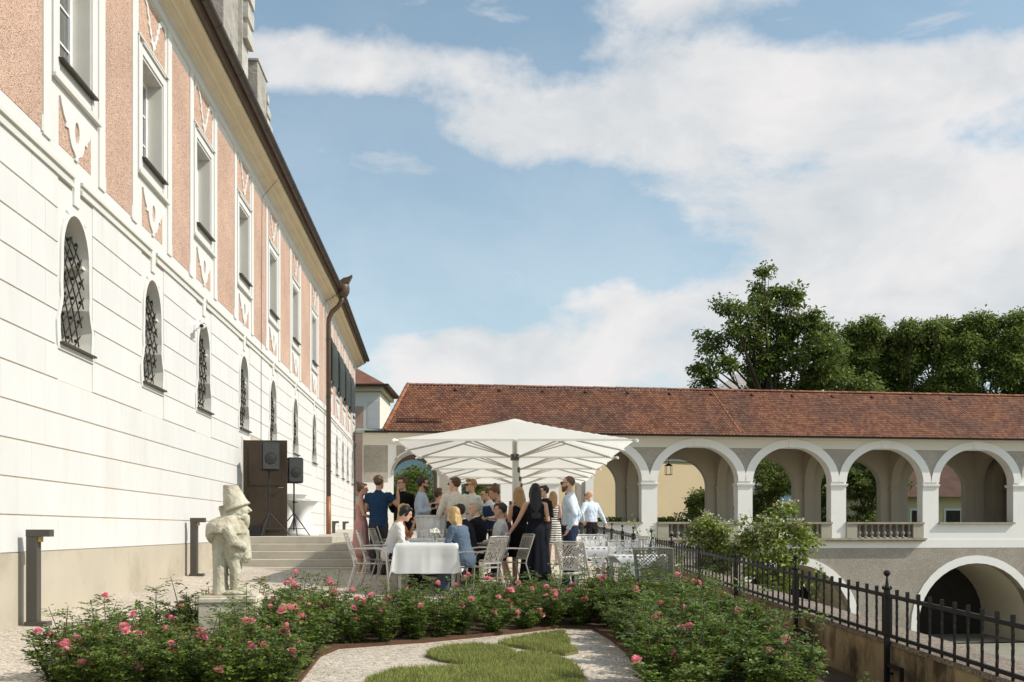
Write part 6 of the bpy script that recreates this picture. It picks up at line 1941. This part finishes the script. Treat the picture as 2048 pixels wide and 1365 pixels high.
# ---- parterre lawn
def build_lawn():
    def P(l): return [G2(*p) for p in l]
    polys = [P([(700, 1420), (735, 1366), (790, 1346), (880, 1342), (950, 1340), (1010, 1328), (1040, 1312), (1075, 1312), (1110, 1319), (1142, 1332), (1163, 1350), (1170, 1366), (1185, 1420)]),
             P([(851, 1316), (865, 1307), (890, 1301), (950, 1296), (1000, 1299), (1032, 1312), (1038, 1322), (1005, 1328), (965, 1334), (930, 1334), (880, 1326)]),
             P([(995, 1291), (1050, 1279), (1128, 1268), (1138, 1285), (1140, 1299), (1157, 1308), (1130, 1313), (1075, 1305), (1040, 1297)])]
    base = empty('lawn', (0, 0, 0)); tag(base, kind='structure')
    r = np.random.default_rng(5); Cs = []
    for k, p in enumerate(polys):
        o = ground_sheet(p, .022 + .003 * k, 'turf', MAT['turf'], .06); o.parent = base
        pts = poly_fill(p, .0001, 40 + k, 12) 
        xs = np.array([q[0] for q in p]); ys = np.array([q[1] for q in p])
        n = (30000, 9000, 8000)[k]
        x = r.uniform(xs.min(), xs.max(), n * 2); y = r.uniform(ys.min(), ys.max(), n * 2)
        ins = np.zeros(len(x), bool)
        for (x1, y1), (x2, y2) in zip(p, p[1:] + p[:1]):
            c = ((y1 > y) != (y2 > y)) & (x < (x2 - x1) * (y - y1) / (y2 - y1 + 1e-12) + x1); ins ^= c
        x = x[ins]; y = y[ins]
        Cs.append(np.stack([x, y, np.array([ground(a, b) for a, b in zip(x, y)]) + .02], 1))
    C = np.concatenate(Cs); n = len(C)
    D = rand_dirs(n, r) * .55; D[:, 2] = 1.0; D = unit(D)
    L_ = r.uniform(.025, .055, n); Sd = unit(np.cross(D, rand_dirs(n, r)))
    w = .0032
    bend = rand_dirs(n, r) * .012
    V = np.stack([C - Sd * w, C + Sd * w, C + D * L_[:, None] + bend + Sd * w * .3, C + D * L_[:, None] + bend - Sd * w * .3], 1).reshape(-1, 3)
    Fq = np.arange(n * 4).reshape(-1, 4)
    o = link('grass', np_mesh('grass', V, Fq, MAT['grass']))
    tag(o, 'short mown grass of the curled parterre lawn', 'grass', kind='stuff')
build_lawn()
# ---- trees
def tree(name, label, base, lobes, nclus, nleaf, lsize, lmat, trunk_r, seed, group=None, flat=.8, clump=.62, drop=0.0, extra_mat=None):
    r = np.random.default_rng(seed); pr = random.Random(seed)
    e = empty(name, base, 0, label, 'tree', group)
    w = np.array([l[3] ** 2.2 for l in lobes]); w /= w.sum()
    cl = []
    for k in range(nclus):
        l = lobes[r.choice(len(lobes), p=w)]
        d = r.normal(size=3); d /= np.linalg.norm(d); rad = l[3] * (r.random() ** .38)
        cl.append(np.array(l[:3]) + d * rad * np.array([1, 1, flat]))
    cl = np.array(cl)
    idx = np.repeat(np.arange(nclus), nleaf); n = len(idx)
    sz = r.uniform(.6, 1.25, nclus) * clump
    off = rand_dirs(n, r) * (r.random(n) ** .5)[:, None] * sz[idx][:, None]; off[:, 2] *= .62
    C = cl[idx] + off
    D = unit(off + rand_dirs(n, r) * .5 * clump + np.array([0, 0, -.25 * clump])); Nn = rand_dirs(n, r) * .8 + np.array([0, 0, 1.0])
    L_ = r.uniform(.7, 1.3, n) * lsize
    V, Fq = leaf_quads(C, D, Nn, L_, L_ * .62, .2)
    link('crown', np_mesh('crown', V, Fq, lmat), e)
    # trunk and limbs
    zc = min(l[2] for l in lobes); cx = float(np.average([l[0] for l in lobes], weights=w)); cy = float(np.average([l[1] for l in lobes], weights=w)); top = max(l[2] for l in lobes)
    t = MB(); fork = Vector((cx * .35, cy * .35, max(.25 * top, zc * .75)))
    t.tube([(0, 0, -.3), (trunk_r * .1, 0, fork.z * .5), fork], [trunk_r * 1.25, trunk_r, trunk_r * .85], 10)
    t.build('trunk', MAT['bark'], e, smooth=True)
    b = MB()
    for l in lobes:
        c = Vector(l[:3]); a = fork; m_ = a.lerp(c, .5) + Vector((pr.uniform(-.4, .4), pr.uniform(-.4, .4), pr.uniform(-.2, .6))) * min(1, l[3])
        rr = trunk_r * min(.55, .22 + .12 * l[3])
        b.tube([a, a.lerp(m_, .5), m_, m_.lerp(c, .6), c + Vector((0, 0, l[3] * .3))], [rr, rr * .8, rr * .6, rr * .4, rr * .15], 6)
        near = [q for q in cl if (Vector(q) - c).length < l[3] * 1.1]
        pr.shuffle(near)
        for q in near[:7]:
            q = Vector(q); s = m_.lerp(c, pr.uniform(.3, 1)); b.tube([s, s.lerp(q, .55) + Vector((0, 0, .15 * l[3])), q], [rr * .32, rr * .2, rr * .06], 4)
    b.build('branches', MAT['bark'], e)
    return e, cl
def lobe_px(l, Y, base, pr):
    out = []
    for (px, py, rp) in l:
        c = at(px, py, Y); out.append((c.x - base[0], pr.uniform(-1.8, 1.8), c.z - base[2], rp * Y / F))
    return out
def build_trees():
    pr = random.Random(3)
    base = (at(1545, 0, 72).x, 72, -.7)
    l = [(1522, 548, 16), (1530, 578, 26), (1512, 612, 30), (1578, 592, 34), (1560, 630, 42), (1445, 622, 26), (1462, 650, 36), (1428, 680, 34), (1402, 738, 26), (1440, 735, 32), (1420, 765, 24), (1500, 672, 40), (1565, 680, 56), (1622, 646, 40), (1655, 682, 42), (1612, 712, 56), (1535, 735, 44), (1680, 735, 40), (1640, 765, 52), (1575, 785, 48), (1520, 790, 30), (1700, 780, 34)]
    tree('chestnut_tree', 'tall loose chestnut tree with a spiky top behind the gallery roof', base, lobe_px(l, 72, base, pr), 560, 52, .27, MAT['leaf_tree'], .42, 31, clump=.66)
    labs = ['clipped dense plane tree next to the chestnut behind the roof', 'second plane tree of the dense row behind the roof', 'middle plane tree of the dense row behind the roof', 'fourth plane tree of the dense row behind the roof', 'last plane tree of the dense row behind the roof']
    for k, px in enumerate((1722, 1803, 1884, 1965, 2046)):
        Y = 84; base = (at(px, 0, Y).x, Y, -.7); top = (648, 652, 640, 632, 628)[k]
        l = [(px + pr.uniform(-22, 22), y + pr.uniform(-8, 8), 40) for y in range(int(top) + 34, 840, 40)] + [(px - 34, top + 60, 26), (px + 34, top + 64, 26), (px + pr.uniform(-20, 20), top + 16, 20), (px - 30, top + 22, 15), (px + 28, top + 20, 15)]
        tree('plane_tree', labs[k], base, lobe_px(l, Y, base, pr), 620, 46, .27, MAT['leaf_plane'], .3, 50 + k, 'plane trees in a row', flat=1.0, clump=.72)
    spots = [(828, 56.5, 930, 'leafy green tree seen through the arched gateway'), (800, 62, 955, 'smaller tree behind the leafy one in the arched gateway'), (958, 57.5, 950, 'dark leafy tree behind the square gate opening'),
             (1392, 57.5, 985, 'small dark tree inside the second gallery arch'), (1545, 59, 880, 'dense dark tree filling the third gallery arch'), (1625, 61, 890, 'dense tree showing beside the rear pier of the third arch'),
             (1735, 60, 885, 'sunlit leafy tree filling the fourth gallery arch'), (1812, 80, 880, 'tree rising over the brown roof behind the fourth arch')]
    for k, (px, Y, top, lab) in enumerate(spots):
        base = (at(px, 0, Y).x, Y, -.75); rt = 62
        l = [(px + pr.uniform(-30, 30), y, pr.uniform(36, 52)) for y in range(top + 40, 1075, 34)] + [(px - 40, top + 75, 30), (px + 40, top + 70, 30), (px, top + 18, 22)]
        tree('garden_tree', lab, base, lobe_px(l, Y, base, pr), 260, 48, .17, MAT['leaf_tree'], .14, 80 + k, 'trees in the garden behind the gallery', clump=.42)
build_trees()
def build_shrubs():
    pr = random.Random(9)
    def shrub(px, Y, lobes, label, seed, nclus):
        base = (at(px, 0, Y).x, Y, -2.6)
        l = [(at(a, b, Y).x - base[0], pr.uniform(-.35, .35), at(a, b, Y).z - base[2], c * Y / F) for a, b, c in lobes]
        e, cl = tree('flowering_shrub', label, base, l, nclus, 34, .085, MAT['leaf_shrub'], .04, seed, None, clump=.17)
        e['category'] = 'shrub'
        r = np.random.default_rng(seed); tops = cl[cl[:, 2] > np.median(cl[:, 2])]
        idx = np.repeat(np.arange(len(tops)), 14); n = len(idx)
        C = tops[idx] + r.normal(size=(n, 3)) * np.array([.05, .05, .02]) + np.array([0, 0, .12])
        V, Fq = leaf_quads(C, rand_dirs(n, r) + np.array([0, 0, .3]), rand_dirs(n, r) + np.array([0, 0, 1.]), np.full(n, .045), np.full(n, .034), .1)
        o = link('flower_heads', np_mesh('flower_heads', V, Fq, MAT['umbel']), e); o['kind'] = 'stuff'
    shrub(1545, 17.6, [(1570, 1030, 26), (1545, 1060, 36), (1590, 1070, 26), (1520, 1090, 36), (1560, 1110, 40), (1610, 1080, 18), (1500, 1050, 14), (1525, 1140, 40), (1570, 1160, 40), (1500, 1020, 8)], 'tall shrub with cream flower clusters growing beyond the railing', 201, 115)
    shrub(1420, 18.4, [(1415, 1042, 18), (1440, 1060, 22), (1398, 1062, 18), (1425, 1090, 30), (1385, 1090, 16), (1450, 1110, 30), (1420, 1130, 30)], 'smaller shrub with cream flower clusters beside the tall one beyond the railing', 202, 90)
    # sapling and climber at the railing
    def sprig(px0, py0, px1, py1, Y, n, label, sz=.06):
        a = at(px0, py0, Y); b = at(px1, py1, Y); e = empty('young_sapling', a, 0, label, 'plant')
        d = b - a; m = MB().tube([(0, 0, 0), d * .5 + Vector((.03, 0, 0)), d], [.008, .006, .003], 5)
        rr = np.random.default_rng(int(px0)); t = rr.random(n); C = np.outer(t, np.array(d)) + rr.normal(size=(n, 3)) * .05
        for q in C[::6]: m.tube([Vector(d) * float(rr.random()), Vector(q)], .003, 4)
        m.build('stem', MAT['rose_stem'], e)
        V, Fq = leaf_quads(C, rand_dirs(n, rr), rand_dirs(n, rr) + np.array([0, 0, 1.]), np.full(n, sz), np.full(n, sz * .7)); link('foliage', np_mesh('foliage', V, Fq, MAT['leaf_shrub']), e)
    sprig(1285, 1100, 1262, 1035, 20.5, 34, 'thin young sapling rising beyond the far railing')
    sprig(1318, 1105, 1300, 1052, 20.0, 26, 'second thin sapling with few leaves beyond the far railing')
    sprig(1628, 1210, 1640, 1128, 12.4, 60, 'leafy climber shoot twining at a railing post', .05)
    # dark fallen jacket shapes are not built; weed at the plinth instead
    w = gpt(155, 1212); e = empty('weed', w, 0, 'small green weed sprouting from gravel at the plinth', 'weed')
    C = np.zeros((7, 3)); ang = np.linspace(0, 6.28, 8)[:7]; D = np.stack([np.cos(ang) * .6, np.sin(ang) * .6, np.full(7, 1.0)], 1); Nn = np.stack([-np.cos(ang), -np.sin(ang), np.full(7, .6)], 1)
    V, Fq = leaf_quads(C, D, Nn, np.full(7, .085), np.full(7, .034)); link('leaves', np_mesh('leaves', V, Fq, MAT['leaf_shrub']), e)
    # clipped greenery on the sills of the first two arches
    for k, (c, w_, lab) in enumerate(((ARCH_C[0] + .6, 1.3, 'low green planting behind the sill of the first arch'), (ARCH_C[1] - 1.1, .95, 'low green planting behind the sill of the lantern arch'))):
        e = empty('sill_planting', (0, 48.5, 0), ARC_RZ, lab, 'plant'); rr = np.random.default_rng(60 + k); n = 900
        C = np.stack([c + rr.uniform(-w_, w_, n), rr.uniform(3.3, 3.75, n) , SILL + rr.uniform(-.05, .28, n) * (1 - .5 * rr.random(n))], 1)
        V, Fq = leaf_quads(C, rand_dirs(n, rr), rand_dirs(n, rr) + np.array([0, -.5, 1.]), np.full(n, .13), np.full(n, .09)); link('foliage', np_mesh('foliage', V, Fq, MAT['leaf_shrub']), e)
        MB().box(c - w_ - .1, c + w_ + .1, 3.25, 3.69, SILL - .8, SILL - .02).build('planter_box', MAT['stone_sill'], e)
build_shrubs()
for o in list(bpy.data.objects):
    if o.parent is None and 'category' in o and 'kind' not in o: o['kind'] = 'thing'
